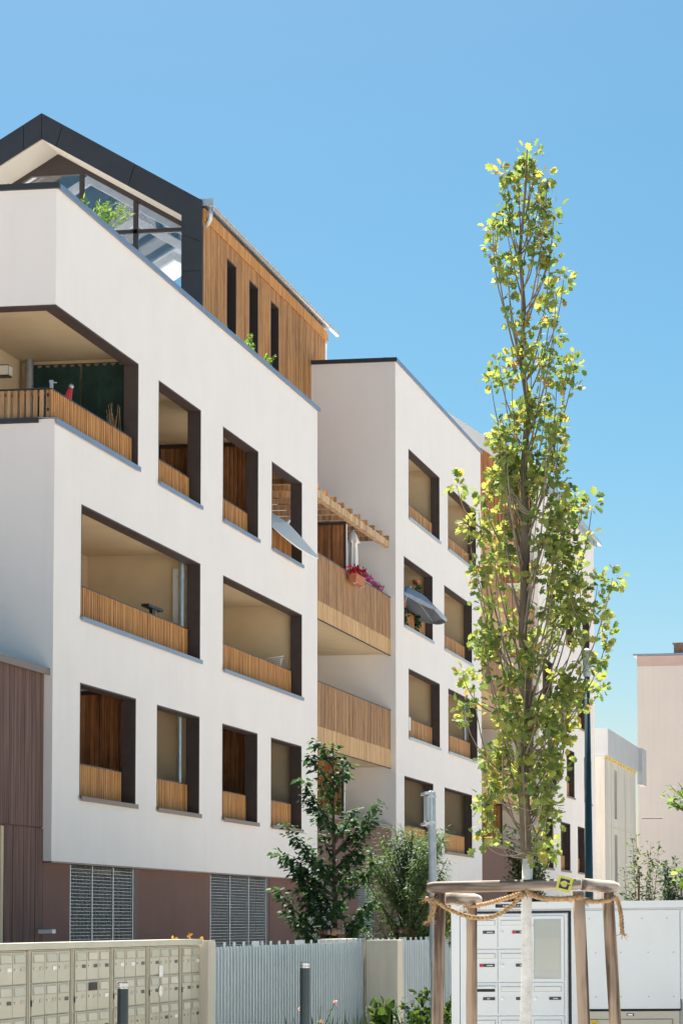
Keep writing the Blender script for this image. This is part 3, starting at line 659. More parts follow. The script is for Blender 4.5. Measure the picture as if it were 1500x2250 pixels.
for i in range(5): MB().box(-0.25, -0.12 , 66.0 + 2.6 * i, 68.585 + 2.6 * i, 9.16 - 0.12 * i * 0, 10.38).build('cladding', 'clad_gray', Q)
MB().box(-0.20, 0.05, 77.4, 79.2, 8.55, 10.36).build('cladding', 'clad_gray', Q)
mb = MB(); r = random.Random(8)
for i in range(11):
    y = 66.3 + i; mb.box(-0.27, -0.2, y, y + r.uniform(.5, .95), 9.05, 9.16)
mb.build('foam_strip', 'foam_yellow', Q)
MB().tube([(-0.3, 80, 7.0), (0.75, 80, 7.0)], 0.03, 6).build('steel_rod', 'black', Q)
Pk = thing('pink_building', 'tall pink rendered house with blank gable wall and brick chimney at right', 'building', (2, 91, 0))
box('wall', 'pink_render', Pk, -1.80, 14, 91, 103, 0, 15.98)
box('frieze', 'pink_band', Pk, -1.80, 14, 90.99, 103, 15.985, 16.55)
box('roof_edge', 'flash_blue', Pk, -2.0, 14.2, 90.8, 103.2, 16.56, 16.66)
ch = box('chimney', 'brick_old', Pk, 0.16, 0.66, 92.0, 92.6, 16.6, 17.3); box('chimney_cap', 'brick_old', ch, 0.09, 0.73, 91.93, 92.67, 17.3, 17.38)

# ================================================================== leaves
def leaf_shape(kind):
    if kind == 'oak': return [(0, 0), (.12, .16), (.34, .2), (.2, .36), (.46, .48), (.26, .62), (.36, .82), (.12, .86), (0, 1), (-.12, .86), (-.36, .82), (-.26, .62), (-.46, .48), (-.2, .36), (-.34, .2), (-.12, .16)]
    if kind == 'heart': return [(0, 0), (.28, .10), (.38, .34), (.26, .66), (0, 1.05), (-.26, .66), (-.38, .34), (-.28, .10)]
    if kind == 'willow': return [(0, 0), (.10, .3), (.07, .7), (0, 1), (-.07, .7), (-.10, .3)]
    return [(0, 0), (.25, .3), (.22, .65), (0, 1), (-.22, .65), (-.25, .3)]
def add_leaf(mb, p, d, up, size, shape):
    d = d.normalized(); s = d.cross(up)
    if s.length < 1e-3: s = d.cross(Vector((1, 0, 0)))
    s.normalize(); n = s.cross(d); b = len(mb.v); fold = random.uniform(0.05, 0.35); curl = random.uniform(-0.15, 0.35)
    for (u, v) in shape:
        q = p + d * (v * size) + s * (u * size) + n * (abs(u) * fold * size - curl * v * v * size); mb.v.append(tuple(q))
    mb.f.append(tuple(range(b, b + len(shape))))
def rdir(r): 
    while True:
        v = Vector((r.uniform(-1, 1), r.uniform(-1, 1), r.uniform(-1, 1)))
        if 0.05 < v.length < 1: return v.normalized()
def cluster(mb, c, n, rad, size, shape, r, updir=Vector((0, 0, 1)), squash=1.0):
    for _ in range(n):
        d = rdir(r); d.z = d.z * squash + 0.1; p = c + d * (rad * r.uniform(0.1, 0.75)); ld = (d + Vector((0, 0, r.uniform(-.5, .35))) + rdir(r) * .5)
        add_leaf(mb, p, ld, rdir(r) * 0.8 + updir * 0.8, size * r.uniform(0.65, 1.2), shape)
def curve_pts(a, b, bend, n=7):
    a = Vector(a); b = Vector(b); c = (a + b) / 2 + Vector(bend); return [(a * (1 - t) ** 2 + c * 2 * t * (1 - t) + b * t * t) for t in [i / (n - 1) for i in range(n)]]

# ---- the young columnar oak. positions in metres: X across, Z up, around trunk at (11.2, -22)
oak = thing('oak_tree', 'tall slender young oak with yellow-green lobed leaves and whitewashed trunk', 'tree', (11.2, -22, 0))
TX, TY = 11.205, -22.0
def px(x, y):     # crown layout read as (across, height) around the trunk
    return TX + (x - 1160) * 0.002425 , 1.655 + (2026 - y) * 0.002487
r = random.Random(21)
tw = MB().tube([(11.20, TY, 0), (11.198, TY, 0.8), (11.19, TY, 1.15), (11.203, TY, 1.45), (11.196, TY, 1.7), (11.207, TY, 2.02)], [0.038, 0.034, 0.031, 0.030, 0.029, 0.029], 14)
for v in range(0, len(tw.v)):
    q = Vector(tw.v[v]); k = mnoise.noise(q * 14) * 0.005; tw.v[v] = (q.x + k, q.y + k * .6, q.z)
tw.build('whitewashed_trunk', 'trunk_white', oak, smooth=True)
tp = [px(1158, 1885), px(1150, 1700), px(1163, 1560), px(1152, 1400), px(1162, 1200), px(1158, 1040), px(1168, 900), px(1152, 800), px(1158, 680), px(1150, 560), px(1165, 420), px(1170, 330)]
tr_pts = [(x, TY + 0.02 * math.sin(i), z) for i, (x, z) in enumerate(tp)]
MB().tube(tr_pts, [0.031, 0.029, 0.026, 0.024, 0.022, 0.019, 0.016, 0.013, 0.011, 0.009, 0.006, 0.003], 10).build('trunk', 'bark', oak, smooth=True)
tips = [(1165, 300), (1185, 322), (1113, 352), (1143, 345), (1160, 378), (1190, 370), (1222, 385), (1128, 408), (1085, 462), (1115, 458), (1165, 430), (1205, 440), (1230, 452), (1088, 482), (1225, 512), (1142, 500), (1182, 490), (1112, 548), (1202, 540), (1222, 556), (1125, 590), (1162, 560), (1250, 605), (1205, 618), (1240, 648), (1212, 672), (1138, 692), (1165, 716), (1222, 716), (1100, 778), (1150, 772), (1172, 782), (1250, 785), (1272, 792), (1093, 838), (1115, 825), (1205, 812), (1197, 765), (1240, 842), (1140, 832), (1176, 870), (1210, 882), (1237, 900), (1104, 912), (1126, 884), (1168, 940), (1226, 930), (1113, 962), (1206, 960), (1136, 985), (1244, 985), (1160, 1010), (1112, 1005), (1185, 900), (1150, 900), (1190, 1000), (1222, 985)]
sil_l = [(960, 1095), (1060, 1085), (1080, 1010), (1180, 1018), (1300, 1025), (1400, 1035), (1470, 1025), (1560, 1040), (1620, 1055), (1720, 1055), (1800, 1050), (1890, 1070)]
sil_r = [(960, 1245), (1060, 1250), (1110, 1280), (1200, 1280), (1300, 1292), (1400, 1315), (1500, 1305), (1560, 1280), (1650, 1262), (1740, 1265), (1800, 1250), (1890, 1225)]
def interp(t, y):
    for (a, b), (c, d) in zip(t, t[1:]):
        if a <= y <= c: return b + (d - b) * (y - a) / (c - a)
    return t[-1][1]
k = 0
while k < 140:
    y = 985 + (1885 - 985) * r.random() ** 0.92; a, b = interp(sil_l, y), interp(sil_r, y); u = r.random()
    if r.random() < 0.45: u = r.choice((r.uniform(0, .25), r.uniform(.75, 1)))
    x = a + 12 + (b - a - 24) * u
    if mnoise.noise(Vector((x * 0.021, y * 0.021, 3.3))) < -0.06: continue
    if y > 1760 and r.random() < 0.45: continue
    tips.append((x, y)); k += 1
tips += [(1018, 1082), (1035, 1165), (1045, 1120), (1022, 1480), (1032, 1560), (1030, 1500), (1358, 1288), (1325, 1300), (1340, 1410), (1325, 1360), (1318, 1505), (1285, 1130), (1300, 1110), (1270, 1105)]
lm = MB(); bm_ = MB(); shape = leaf_shape('oak')
trunk_v = [Vector(p) for p in tr_pts]; done = []
for (x, y) in tips:
    if y < 960: y += 14 + 18 * (960 - y) / 660
    X, Z = px(x, y); half = max(0.05, 0.30 - abs(X - TX) * 0.35) if y > 960 else 0.13
    dy = r.uniform(-half, half); p = Vector((X, TY + dy, Z))
    dist = abs(X - TX) + abs(dy); z0 = Z - (0.18 + dist * (1.9 if y < 1250 else 1.25)) * r.uniform(0.75, 1.25); z0 = z0 if z0 > 2.0 else 2.0 + (Z - 2.0) * r.uniform(.1, .7)
    for i in range(len(trunk_v) - 1):
        if trunk_v[i].z <= z0 <= trunk_v[i + 1].z: t = (z0 - trunk_v[i].z) / (trunk_v[i + 1].z - trunk_v[i].z); q = trunk_v[i].lerp(trunk_v[i + 1], t); break
    else: q = trunk_v[-1].copy() if z0 > trunk_v[-1].z else trunk_v[0].copy()
    near = [t_ for t_ in done if 0.10 < Z - t_.z < 0.55 and (t_ - p).length < 0.5 and abs(t_.x - TX) <= abs(X - TX) + .04]
    if near and r.random() < 0.6: q = min(near, key=lambda t_: (t_ - p).length)
    done.append(p)
    out_ = Vector((X - q.x, dy, 0)); pts = curve_pts(q, p, out_ * 0.32 + Vector((r.uniform(-.03, .03), r.uniform(-.03, .03), -0.08)), 8)
    L_ = (p - q).length; r0 = min(0.0075, 0.0022 + L_ * 0.0032)
    bm_.tube(pts, [r0 * (1 - i / 7.5) + 0.0016 for i in range(8)], 5)
    cluster(lm, p, r.randint(18, 26), 0.080, 0.048, shape, r)
    if L_ > 0.4:
        for t in (r.choice(((5, 6), (6,), (6,), (4, 6))) if y > 960 else (r.choice(((6,), ())))):
            c = pts[t] + rdir(r) * 0.035; cluster(lm, c, r.randint(10, 15), 0.066, 0.046, shape, r)
            bm_.tube([pts[t], c], 0.0018, 4)
bm_.build('branches', 'bark_pale', oak, smooth=True, kind='stuff')
lm.build('crown', 'oak_leaf', oak, kind='stuff')

def small_tree(name, label, base, trunk_top, rt, branches, leaf, shape, size, n_per, bark='bark_dark', droop=0.0, cl_rad=0.1, seed=1, step=0.12, group=None):
    """trunk, limbs given as (start height, tip xyz) and leaves strung along each limb"""
    t = thing(name, label, 'tree', base, group); r = random.Random(seed); b = Vector(base)
    MB().tube(curve_pts(b, b + Vector(trunk_top), (r.uniform(-.05, .05), 0, 0), 8), [rt * (1 - 0.75 * i / 7) for i in range(8)], 8).build('trunk', bark, t, smooth=True)
    lm, bb = MB(), MB(); sp = leaf_shape(shape)
    for (h, tip) in branches:
        q = b + Vector(trunk_top) * (h / trunk_top[2]); tip = b + Vector(tip); d = tip - q
        pts = curve_pts(q, tip, Vector((d.x * .18, d.y * .18, -abs(d.x) * 0.10 + droop * 0.4)), 10)
        bb.tube(pts, [max(0.0025, rt * 0.42 * (1 - i / 9.5)) for i in range(10)], 5)
        L_ = d.length; n = max(3, int(L_ / step))
        for i in range(n):
            f = 0.22 + 0.78 * (i + r.random() * .5) / n; k = min(8, int(f * 9)); c = pts[k].lerp(pts[k + 1], min(1, f * 9 - k))
            for _ in range(n_per):
                s = rdir(r); s.z *= .5; o_ = s * cl_rad * r.random(); ld = s + d.normalized() * .5 + Vector((0, 0, -0.35 - droop))
                add_leaf(lm, c + o_, ld, Vector((0, 0, 1)) + rdir(r) * .6, size * r.uniform(.6, 1.2), sp)
    bb.build('branches', bark, t, smooth=True, kind='stuff'); lm.build('crown', leaf, t, kind='stuff')
    return t
def stake_ring(label, c, w, z, rr=0.04, group=None):
    t = thing('tree_support', label, 'tree stakes', c, group)
    for dx, dy in ((-w, -w * .5), (w, -w * .5), (0, w)): MB().tube([(c[0] + dx, c[1] + dy, 0), (c[0] + dx, c[1] + dy, z)], rr, 10).build('stake', 'stake_wood', t, smooth=True)
    MB().tube([(c[0] - w - .06, c[1] - w * .5, z + rr), (c[0] + w + .06, c[1] - w * .5, z + rr)], rr * 1.1, 10).build('rail', 'stake_wood', t, smooth=True)
    mb = MB()
    for k in range(3): mb.tube([(c[0] + .02 + .02 * k, c[1] - w * .5 + 0.05 * math.cos(a), z + rr + 0.05 * math.sin(a)) for a in [i * .7 for i in range(10)]], .009, 5)
    mb.build('lashing', 'rope', t)
    return t
r = random.Random(4)
# dark hornbeam-like tree behind the fence
br = []
for (x, y) in [(700, 1625), (735, 1640), (690, 1660), (650, 1705), (660, 1745), (765, 1670), (770, 1695), (718, 1720), (832, 1762), (815, 1800), (790, 1780), (620, 1808), (648, 1845), (700, 1830), (602, 1868), (640, 1880), (636, 1900), (812, 1830), (800, 1860), (830, 1885), (775, 1875), (604, 1952), (655, 1960), (615, 1998), (645, 2018), (690, 1990), (720, 2040), (808, 1985), (825, 1980), (790, 2020), (800, 2035), (740, 1760), (755, 1800), (715, 1790), (680, 1930), (760, 1940), (735, 1900), (700, 1890), (770, 1910), (705, 1960), (760, 1985), (735, 1980), (660, 1925)]:
    tx = (x - 740) * 0.0064; tz = 1.51 + (2060 - y) * 0.00652; dy = r.uniform(-.5, .5) * (1 - abs(tx) / 1.2); br.append((max(1.1, tz - 0.25 - abs(tx) * r.uniform(.5, .9)), (tx, dy, tz)))
small_tree('hornbeam_tree', 'dark green staked young tree with pointed leaves behind the pale fence', (5.03, -2.0, 0), (-0.06, 0, 4.0), 0.05, br, 'dark_leaf', 'heart', 0.092, 8, droop=0.25, cl_rad=0.13, seed=9, step=0.068)
stake_ring('short wooden stakes with rail at the dark green tree', (5.0, -2.1, 0), 0.13, 1.55, group='low wooden tree supports behind the fence')
br = []
for i in range(105):
    a = r.uniform(0, 6.28); e = r.random(); rad = 0.95 * math.sqrt(r.random()); z = 1.7 + 1.6 * e; f = 1 - 0.45 * max(0, (e - .6) / .4); br.append((max(0.9, z - 0.5 - rad * .75), (rad * math.cos(a) * f + .12, rad * math.sin(a) * f, z)))
small_tree('willow_tree', 'feathery narrow-leaved young tree behind the sign pole', (5.16, 2.0, 0), (0.06, 0, 2.9), 0.05, br, 'willow_leaf', 'willow', 0.10, 9, droop=0.35, cl_rad=0.13, seed=12, step=0.072)
stake_ring('short wooden stakes with rail at the feathery tree', (5.16, 1.85, 0), 0.13, 1.55, group='low wooden tree supports behind the fence')
br = []
for (x, y, h) in [(1395, 1832, .9), (1385, 1850, .8), (1425, 1850, .9), (1450, 1850, .8), (1420, 1880, .8), (1365, 1905, .6), (1378, 1940, .6), (1440, 1900, .7), (1400, 1900, .8), (1455, 1950, .5), (1430, 1950, .6), (1370, 1965, .5), (1405, 1960, .6), (1390, 1975, .5), (1345, 1975, .5), (1330, 1968, .4), (1445, 1980, .5), (1415, 1930, .7), (1425, 1975, .5)]:
    br.append((h, ((x - 1410) * 0.006, r.uniform(-.3, .3), 1.96 + (1980 - y) * 0.0061)))
small_tree('sparse_shrub_tree', 'sparse small-leaved shrub against the pink wall above the white panel', (9.68, -4.0, 0), (-0.04, 0, 2.4), 0.025, br, 'shrub_leaf', 'plain', 0.06, 6, seed=14, cl_rad=0.10, step=0.08)
br = [(0.5 + 1.4 * r.random(), (r.uniform(-.28, .35), r.uniform(-.3, .3), 1.3 + 1.25 * r.random())) for _ in range(40)]
small_tree('dense_shrub', 'dense dark green shrub at the right edge behind the white panel', (10.14, -3.4, 0), (0, 0, 2.2), 0.03, br, 'dark_leaf', 'plain', 0.06, 7, seed=15, cl_rad=0.09, step=0.06)
br = []
for (x, y) in [(1470, 1722), (1462, 1742), (1478, 1755), (1490, 1735), (1485, 1715), (1500, 1760), (1480, 1905), (1490, 1925), (1500, 1890), (1495, 1915), (1520, 1800), (1530, 1700), (1540, 1850), (1550, 1750), (1510, 1740), (1510, 1900), (1560, 1900), (1560, 1650), (1600, 1800)]:
    tz = 1.655 + (2026 - y) * 0.0050; br.append((max(1.2, tz - .25), ((x - 1540) * 0.0050, r.uniform(-.2, .2), tz)))
small_tree('maple_tree', 'bright green maple branches reaching in from the right edge', (10.97, -9.2, 0), (0, 0, 3.7), 0.05, br, 'bright_leaf', 'oak', 0.085, 4, seed=16, cl_rad=0.10, step=0.11)
br = [(0.9 + 2.2 * r.random(), (r.uniform(-.55, .45), r.uniform(-.4, .4), 2.4 + 2.0 * r.random())) for _ in range(45)]
small_tree('leafy_shrub_tree', 'dark leafy small tree showing behind the oak trunk near the far block', (3.35, 24.5, 0), (0, 0, 3.8), 0.05, br, 'shrub_leaf', 'plain', 0.12, 5, seed=17, cl_rad=0.15, step=0.12)

# ================================================================== oak stakes, rope, tag
st = thing('stake_frame', 'weathered round timber stake frame around the oak trunk', 'tree stakes', (11.2, -22, 0))
def pole(name, pts, rad, m='stake_wood', seed=0, seg=18, sub=10):
    pts = [Vector(p) for p in pts]; P = []
    for a, b in zip(pts, pts[1:]): P += [a.lerp(b, i / sub) for i in range(sub)]
    P.append(pts[-1]); n = len(P); rs = [rad * (1 + .015 * mnoise.noise(Vector((seed, i * .4, 0)))) for i in range(n)]
    if 'beam' in name: rs[0] *= .82; rs[-1] *= .82
    mb = MB().tube(P, rs, seg); 
    for i, v in enumerate(mb.v):
        q = Vector(v); k = (mnoise.noise(q * 9 + Vector((seed, 0, 0))) * 0.003 + mnoise.noise(Vector((q.x * 60, q.y * 60, q.z * 4)) + Vector((seed, 0, 0))) * .0012); mb.v[i] = (q.x + k, q.y - k, q.z)
    return mb.build(name, ('stake_wood_cross' if abs(pts[-1].y - pts[0].y) > .3 else 'stake_wood_beam') if name == 'beam' else m, st, smooth=True)
YF, YR = -22.0, -21.35
pole('stake', [(10.690, YF, 0), (10.731, YF, 1.83)], 0.031, seed=1)
pole('stake', [(11.545, YF, 0), (11.478, YF, 1.83)], 0.032, seed=2)
pole('stake', [(10.770, YR, 0), (10.775, YR, 1.82)], 0.031, seed=3)
pole('stake', [(11.640, YR, 0), (11.548, YR, 1.83)], 0.034, seed=4)
pole('beam', [(10.668, YF - 0.02, 1.858), (11.497, YF - 0.02, 1.868)], 0.031, seed=5, sub=24)
pole('beam', [(11.495, YF + 0.03, 1.866), (11.575, YR + 0.12, 1.862)], 0.035, seed=6)
pole('beam', [(10.70, YF + 0.04, 1.80), (10.79, YR + 0.10, 1.80)], 0.034, seed=7)
def rope(name, label, pts, rad=0.011, twist=120):
    P = []; n = 90; ctrl = [Vector(p) for p in pts]
    segs = len(ctrl) - 1
    for i in range(n + 1):
        t = i / n * segs; k = min(segs - 1, int(t)); f = t - k
        a = ctrl[max(k - 1, 0)]; b = ctrl[k]; c = ctrl[k + 1]; d = ctrl[min(k + 2, segs)]
        P.append(0.5 * ((2 * b) + (c - a) * f + (2 * a - 5 * b + 4 * c - d) * f * f + (3 * b - a - 3 * c + d) * f ** 3))
    t = thing('rope', label, 'rope', tuple(P[0]), 'coir ropes tying the oak to its stakes')
    mb = MB()
    for s in range(3):
        q = []
        for i, p in enumerate(P):
            d = (P[min(i + 1, n)] - P[max(i - 1, 0)]).normalized(); a = d.cross(Vector((0, 1, 0.2))).normalized(); b = d.cross(a); ph = i * 0.75 + s * 2.094
            q.append(p + (a * math.cos(ph) + b * math.sin(ph)) * rad * .62)
        mb.tube(q, rad * .62, 6)
    mb.build('strands', 'rope', t, smooth=True)
    fz = MB(); rr = random.Random(len(pts))
    for _ in range(150):
        p = rr.choice(P); d = rdir(rr); fz.tube([p + d * rad * .7, p + d * (rad + rr.uniform(.006, .022))], 0.0009, 3, cap=False)
    for e in (P[0], P[-1]):
        for _ in range(16): d = rdir(rr); d.z = -abs(d.z); fz.tube([e, e + d * rr.uniform(.02, .05)], 0.0016, 3, cap=False)
    fz.build('fibres', 'rope', t, kind='stuff')
rope('rope', 'coir rope sagging from left front stake to the oak trunk', [(10.66, YF - .02, 1.80), (10.72, YF - .045, 1.785), (10.78, YF - .03, 1.745), (10.90, YF - .03, 1.70), (11.02, YF - .03, 1.70), (11.12, YF - .03, 1.755), (11.19, YF - .035, 1.83)])
rope('rope', 'coir rope from back left stake up to the oak trunk', [(10.74, YR - .045, 1.77), (10.80, YR - .045, 1.765), (10.90, YR - .2, 1.775), (11.05, YF + .2, 1.80), (11.19, YF + .04, 1.83)])
rope('rope', 'coir rope from oak trunk to the right front stake', [(11.20, YF - .035, 1.835), (11.27, YF - .03, 1.80), (11.38, YF - .03, 1.79), (11.46, YF - .045, 1.795), (11.50, YF - .05, 1.80)], 0.012)
rope('rope', 'coir rope between the two right stakes with a frayed hanging end', [(11.50, YF + .04, 1.78), (11.545, YF + .2, 1.775), (11.58, YR - .2, 1.785), (11.60, YR - .05, 1.80), (11.625, YR - .045, 1.72), (11.635, YR - .05, 1.60)])
rope('rope', 'short frayed coir rope end hanging on the left front stake', [(10.70, YF - .04, 1.80), (10.71, YF - .045, 1.76), (10.695, YF - .045, 1.72), (10.685, YF - .045, 1.685)])
tg = thing('plant_tag', 'yellow square tag with dark blue emblem nailed to the stake beam', 'tag', (11.415, -22.062, 1.86))
def tag_piece(name, m, polys, y0, y1):
    rot = Matrix.Rotation(R_(-15), 2); mb = MB()
    for poly in polys:
        q = [rot @ Vector(p) for p in poly]; mb.prism_y([(11.413 + v.x, 1.868 + v.y) for v in q], -22.062 + y0, -22.062 + y1)
    return mb.build(name, m, tg)
h = 0.040
tag_piece('plate', 'tag_yellow', [[(-h, -h), (h, -h), (h, h), (-h, h)]], 0, 0.003)
# emblem: navy square with a leaf-shaped window, its right side open like the letter G
s_ = 0.026
up = [(-s_ + 2 * s_ * t, 0.0175 * math.sin(math.pi * min(1, t * 1.04))) for t in [i / 14 for i in range(15)]]
top = [(s_ * .98, s_ * .45), (s_ * .98, s_), (-s_, s_), (-s_, 0.0)] + [p for p in up[1:12]]
bot = [(-s_, 0.0), (-s_, -s_), (s_, -s_), (s_, -0.002), (s_ * .55, -0.002)] + [(p[0], -p[1]) for p in reversed(up[1:12])]
tag_piece('emblem', 'tag_navy', [bot, [(s_ * .5, -0.0015), (s_ * 1.25, -0.0015), (s_ * 1.25, 0.0035), (s_ * .5, 0.0035)]], -0.0025, -0.0005)
tag_piece('emblem', 'tag_navy', [list(reversed(top))], -0.0025, -0.0005)
tag_piece('flower_mark', 'petal_pink', [[(0.004 * math.cos(a) * (1 if i % 2 else .45), 0.004 * math.sin(a) * (1 if i % 2 else .45)) for i, a in enumerate([k * math.pi / 5 for k in range(10)])]], -0.0025, -0.0005)

# ================================================================== beige letterbox banks along the left
XM = 6.0
DOOR = MB().box(-0.012, 0.0, -0.135, 0.135, -0.127, 0.127).mesh('letterbox_door', 'mail_beige')
FLAP = MB().prism_y([(-0.001, -0.034), (0.007, -0.03), (0.003, 0.032), (-0.001, 0.034)], -0.10, 0.10).mesh('flap', 'mail_beige_flap')
RIM = MB().box(0.0, 0.003, -0.108, 0.108, 0.036, 0.041).box(0.0, 0.003, -0.108, 0.108, -0.043, -0.037).box(0, .003, -0.108, -0.103, -0.037, 0.036).box(0, .003, 0.103, 0.108, -0.037, 0.036).mesh('flap_rim', 'mail_frame')
LOCK = MB().tube([(0, 0, 0), (0.008, 0, 0)], 0.011, 10).mesh('lock', 'steel')
PLATE = {k: MB().box(0, 0.003, -0.042, 0.042, -0.015, 0.015).mesh('name_plate', k) for k in ('plate_dark', 'paper', 'mail_frame')}
SLOT = MB().box(-.001, 0.009, -0.10, 0.10, -0.034, 0.034).mesh('open_slot', 'black')
names = ['leftmost', 'second', 'third', 'fourth', 'fifth', 'last narrow']
rr = random.Random(31)
for u in range(-1, 5):
    ys = -15.884 + 0.977 * u; nc = 3 if u < 4 else 2; L = 0.977 if u < 4 else 0.61
    T = thing('letterbox_bank', {-1: 'beige letterbox bank cut off by the left picture edge', 0: 'second beige letterbox bank from the left with dark name plates', 1: 'third beige letterbox bank from left with one flap hanging open', 2: 'fourth beige letterbox bank, partly behind the dark bollard', 3: 'fifth beige letterbox bank with white notices stuck on it', 4: 'narrow last letterbox bank beside the pale end post'}[u], 'letterboxes', (XM, ys, 0), 'beige letterbox banks along the path')
    MB().box(5.70, 5.985, ys + .004, ys + L - .004, 0.12, 1.485).build('carcass', 'mail_frame', T)
    for fx, fa, fb in ((6.004, ys + .012, ys + .032), (5.996, ys + .04, ys + .056), (6.004, ys + L - .018, ys + L - .006)): MB().box(5.985, fx, fa, fb, 0.12, 1.48).build('frame', 'mail_beige', T)
    MB().box(5.66, 6.035, ys + .001, ys + L - .001, 1.49, 1.545).build('cap_rail', 'mail_beige', T)
    for c in range(nc):
        for q in range(5):
            yc = ys + 0.06 + 0.285 * (c + 0.5) + 0.018; z = 1.342 - 0.268 * q
            d = link('letterbox_door', DOOR, T); d.location = (XM, yc, z); d.matrix_parent_inverse = Matrix.Translation((-XM, -ys, 0)); d.rotation_euler = (0, rr.uniform(-.012, .012), rr.uniform(-.015, .015))
            def sub(nm, me, dy, dz, ry=0):
                o = bpy.data.objects.new(nm, me); COL.objects.link(o); o.parent = d; o.location = (0.001, dy, dz); o.rotation_euler = (0, ry, 0)
            if u == 1 and c == 1 and q == 1: sub('open_slot', SLOT, 0, 0.075)
            else: sub('flap', FLAP, 0, 0.075, rr.uniform(-.05, .05))
            sub('flap_rim', RIM, 0, 0.075)
            sub('lock', LOCK, -0.095, -0.012); sub('name_plate', PLATE[rr.choice(('plate_dark', 'paper', 'mail_frame', 'plate_dark'))], 0.07, -0.012)
    if u >= 0: MB().box(6.0, 6.006, ys + 0.058, ys + 0.078, 1.02, 1.07).build('master_lock', 'black', T)
N1 = MB().box(6.004, 6.007, -12.62, -12.51, 1.19, 1.30).build('paper_notice', 'paper'); tag(N1, 'white square paper notice stuck on a beige letterbox door', 'notice')
N2 = MB().tube([(6.004, -12.57, 1.055), (6.007, -12.57, 1.055)], 0.055, 8).build('paper_notice', 'paper'); tag(N2, 'rounded white paper sticker on a second-row beige letterbox', 'notice')
ep = tag(MB().box(5.62, 6.085, -11.335, -11.10, 0, 1.53).build('end_post', 'concrete_pale'), 'pale concrete end post right of the letterbox banks', 'post')

# ================================================================== fence, pillar
def fence(label, y0, y1, zt, x=5.85):
    T = thing('slat_fence', label, 'fence', (x, y0, 0), 'grey metal fence sections')
    MB().box(x - 0.05, x - 0.035, y0, y1, 0.05, zt - 0.015).build('back_sheet', 'fence_panel', T)
    MB().box(x - 0.085, x - 0.052, y0, y1, zt - 0.17, zt - 0.13).build('rail', 'fence_gray', T)
    n = int((y1 - y0) / 0.118); me = MB().box(-0.034, -0.014, -0.011, 0.011, 0.05, zt).mesh('fence_bar', 'fence_gray'); me2 = MB().box(-0.034, -0.012, -0.013, 0.013, 0.05, zt + 0.045).mesh('fence_bar', 'fence_gray')
    for i in range(n):
        o = link('fence_bar', me2 if i % 3 == 0 else me, T); o.location = (x, y0 + (y1 - y0) * (i + .5) / n, 0); o.matrix_parent_inverse = Matrix.Translation((-x, -y0, 0))
    for i in range(4):
        y = y0 + (y1 - y0) * (i + .35) / 4; MB().box(x - 0.11, x - 0.052, y, y + 0.06, 0, zt + 0.045).build('post', 'galv', T)
fence('long grey metal bar fence between end post and concrete pillar', -11.08, -3.67, 1.455)
fence('short grey metal bar fence between concrete pillar and white panel wall', -3.3, 3.6, 1.45)
pl = thing('concrete_pillar', 'pale concrete wall pillar standing between the two fence sections', 'pillar', (6.05, -3.6, 0))
box('shaft', 'concrete_pale', pl, 5.86, 6.30, -3.66, -3.32, 0, 1.475, 0.008)
box('return_wall', 'concrete_pale', pl, 5.55, 5.78, -4.9, -3.33, 0, 1.50, 0.008)
wp = thing('timber_screen', 'narrow orange timber screen overgrown by a vine beside white letterboxes', 'screen', (4.5, 8.6, 0))
for i in range(9): MB().box(4.1 + .11 * i, 4.2 + .11 * i, 8.6, 8.63, 0, 2.0).build('plank', 'larch_warm', wp)
r = random.Random(6); lm = MB()
for i in range(70): add_leaf(lm, Vector((r.uniform(4.3, 5.1), 8.55, r.uniform(.8, 2.0))), rdir(r), Vector((0, -1, 0)), .09, leaf_shape('heart'))
lm.build('vine', 'shrub_leaf', wp, kind='stuff')

# ================================================================== bollards, sign pole, lamp post
def bollard(label, x, y, h):
    T = thing('bollard', label, 'bollard', (x, y, 0), 'dark round bollards with clear caps')
    MB().tube([(x, y, 0), (x, y, h - .055)], 0.046, 24).build('body', 'bollard', T, smooth=False)
    MB().tube([(x, y, h - .055), (x, y, h - .047)], 0.043, 24).tube([(x, y, h - .028), (x, y, h - .022)], 0.046, 24).build('ring', 'steel', T)
    MB().tube([(x, y, h - .047), (x, y, h - .008), (x, y, h)], [0.044, 0.044, 0.036], 24).build('cap', 'acrylic', T)
bollard('dark bollard with clear cap in front of the beige letterboxes', 6.67, -15.5, 1.21)
bollard('dark bollard with clear cap in front of the grey fence', 7.82, -14.0, 1.345)
sp = thing('sign_pole', 'grey galvanised pole with road sign seen from behind', 'sign', (7.91, -9, 0))
MB().tube([(7.95, -9, 0), (7.91, -9, 3.12), ], 0.046, 20).build('pole', 'galv_pole', sp, smooth=False)
MB().tube([(7.91, -9, 3.12), (7.91, -9, 3.15), (7.91, -9, 3.165)], [0.049, 0.049, 0.03], 20).build('pole_cap', 'zinc', sp)
sg = Matrix.Translation((7.855, -9.0, 2.97)) @ Matrix.Rotation(R_(-70), 4, 'Z')
def sgbox(nm, m, *b, parent=sp):
    mb = MB().box(*b); mb.v = [tuple(sg @ Vector(v)) for v in mb.v]; return mb.build(nm, m, parent)
pn = sgbox('sign_panel', 'galv', -0.30, 0.10, 0.035, 0.05, -0.20, 0.20)
sgbox('stiffener', 'fence_panel', -0.24, 0.06, 0.0, 0.033, -0.14, 0.14, parent=pn); sgbox('rail', 'galv', -0.30, 0.10, -0.03, 0.03, 0.155, 0.185, parent=pn); sgbox('rail', 'galv', -0.30, 0.10, -0.03, 0.03, -0.185, -0.155, parent=pn)
MB().tube([(7.91, -9, 2.80), (7.91, -9, 2.83)], 0.054, 16).tube([(7.91, -9, 3.09), (7.91, -9, 3.115)], 0.054, 16).build('clamp', 'steel', sp)
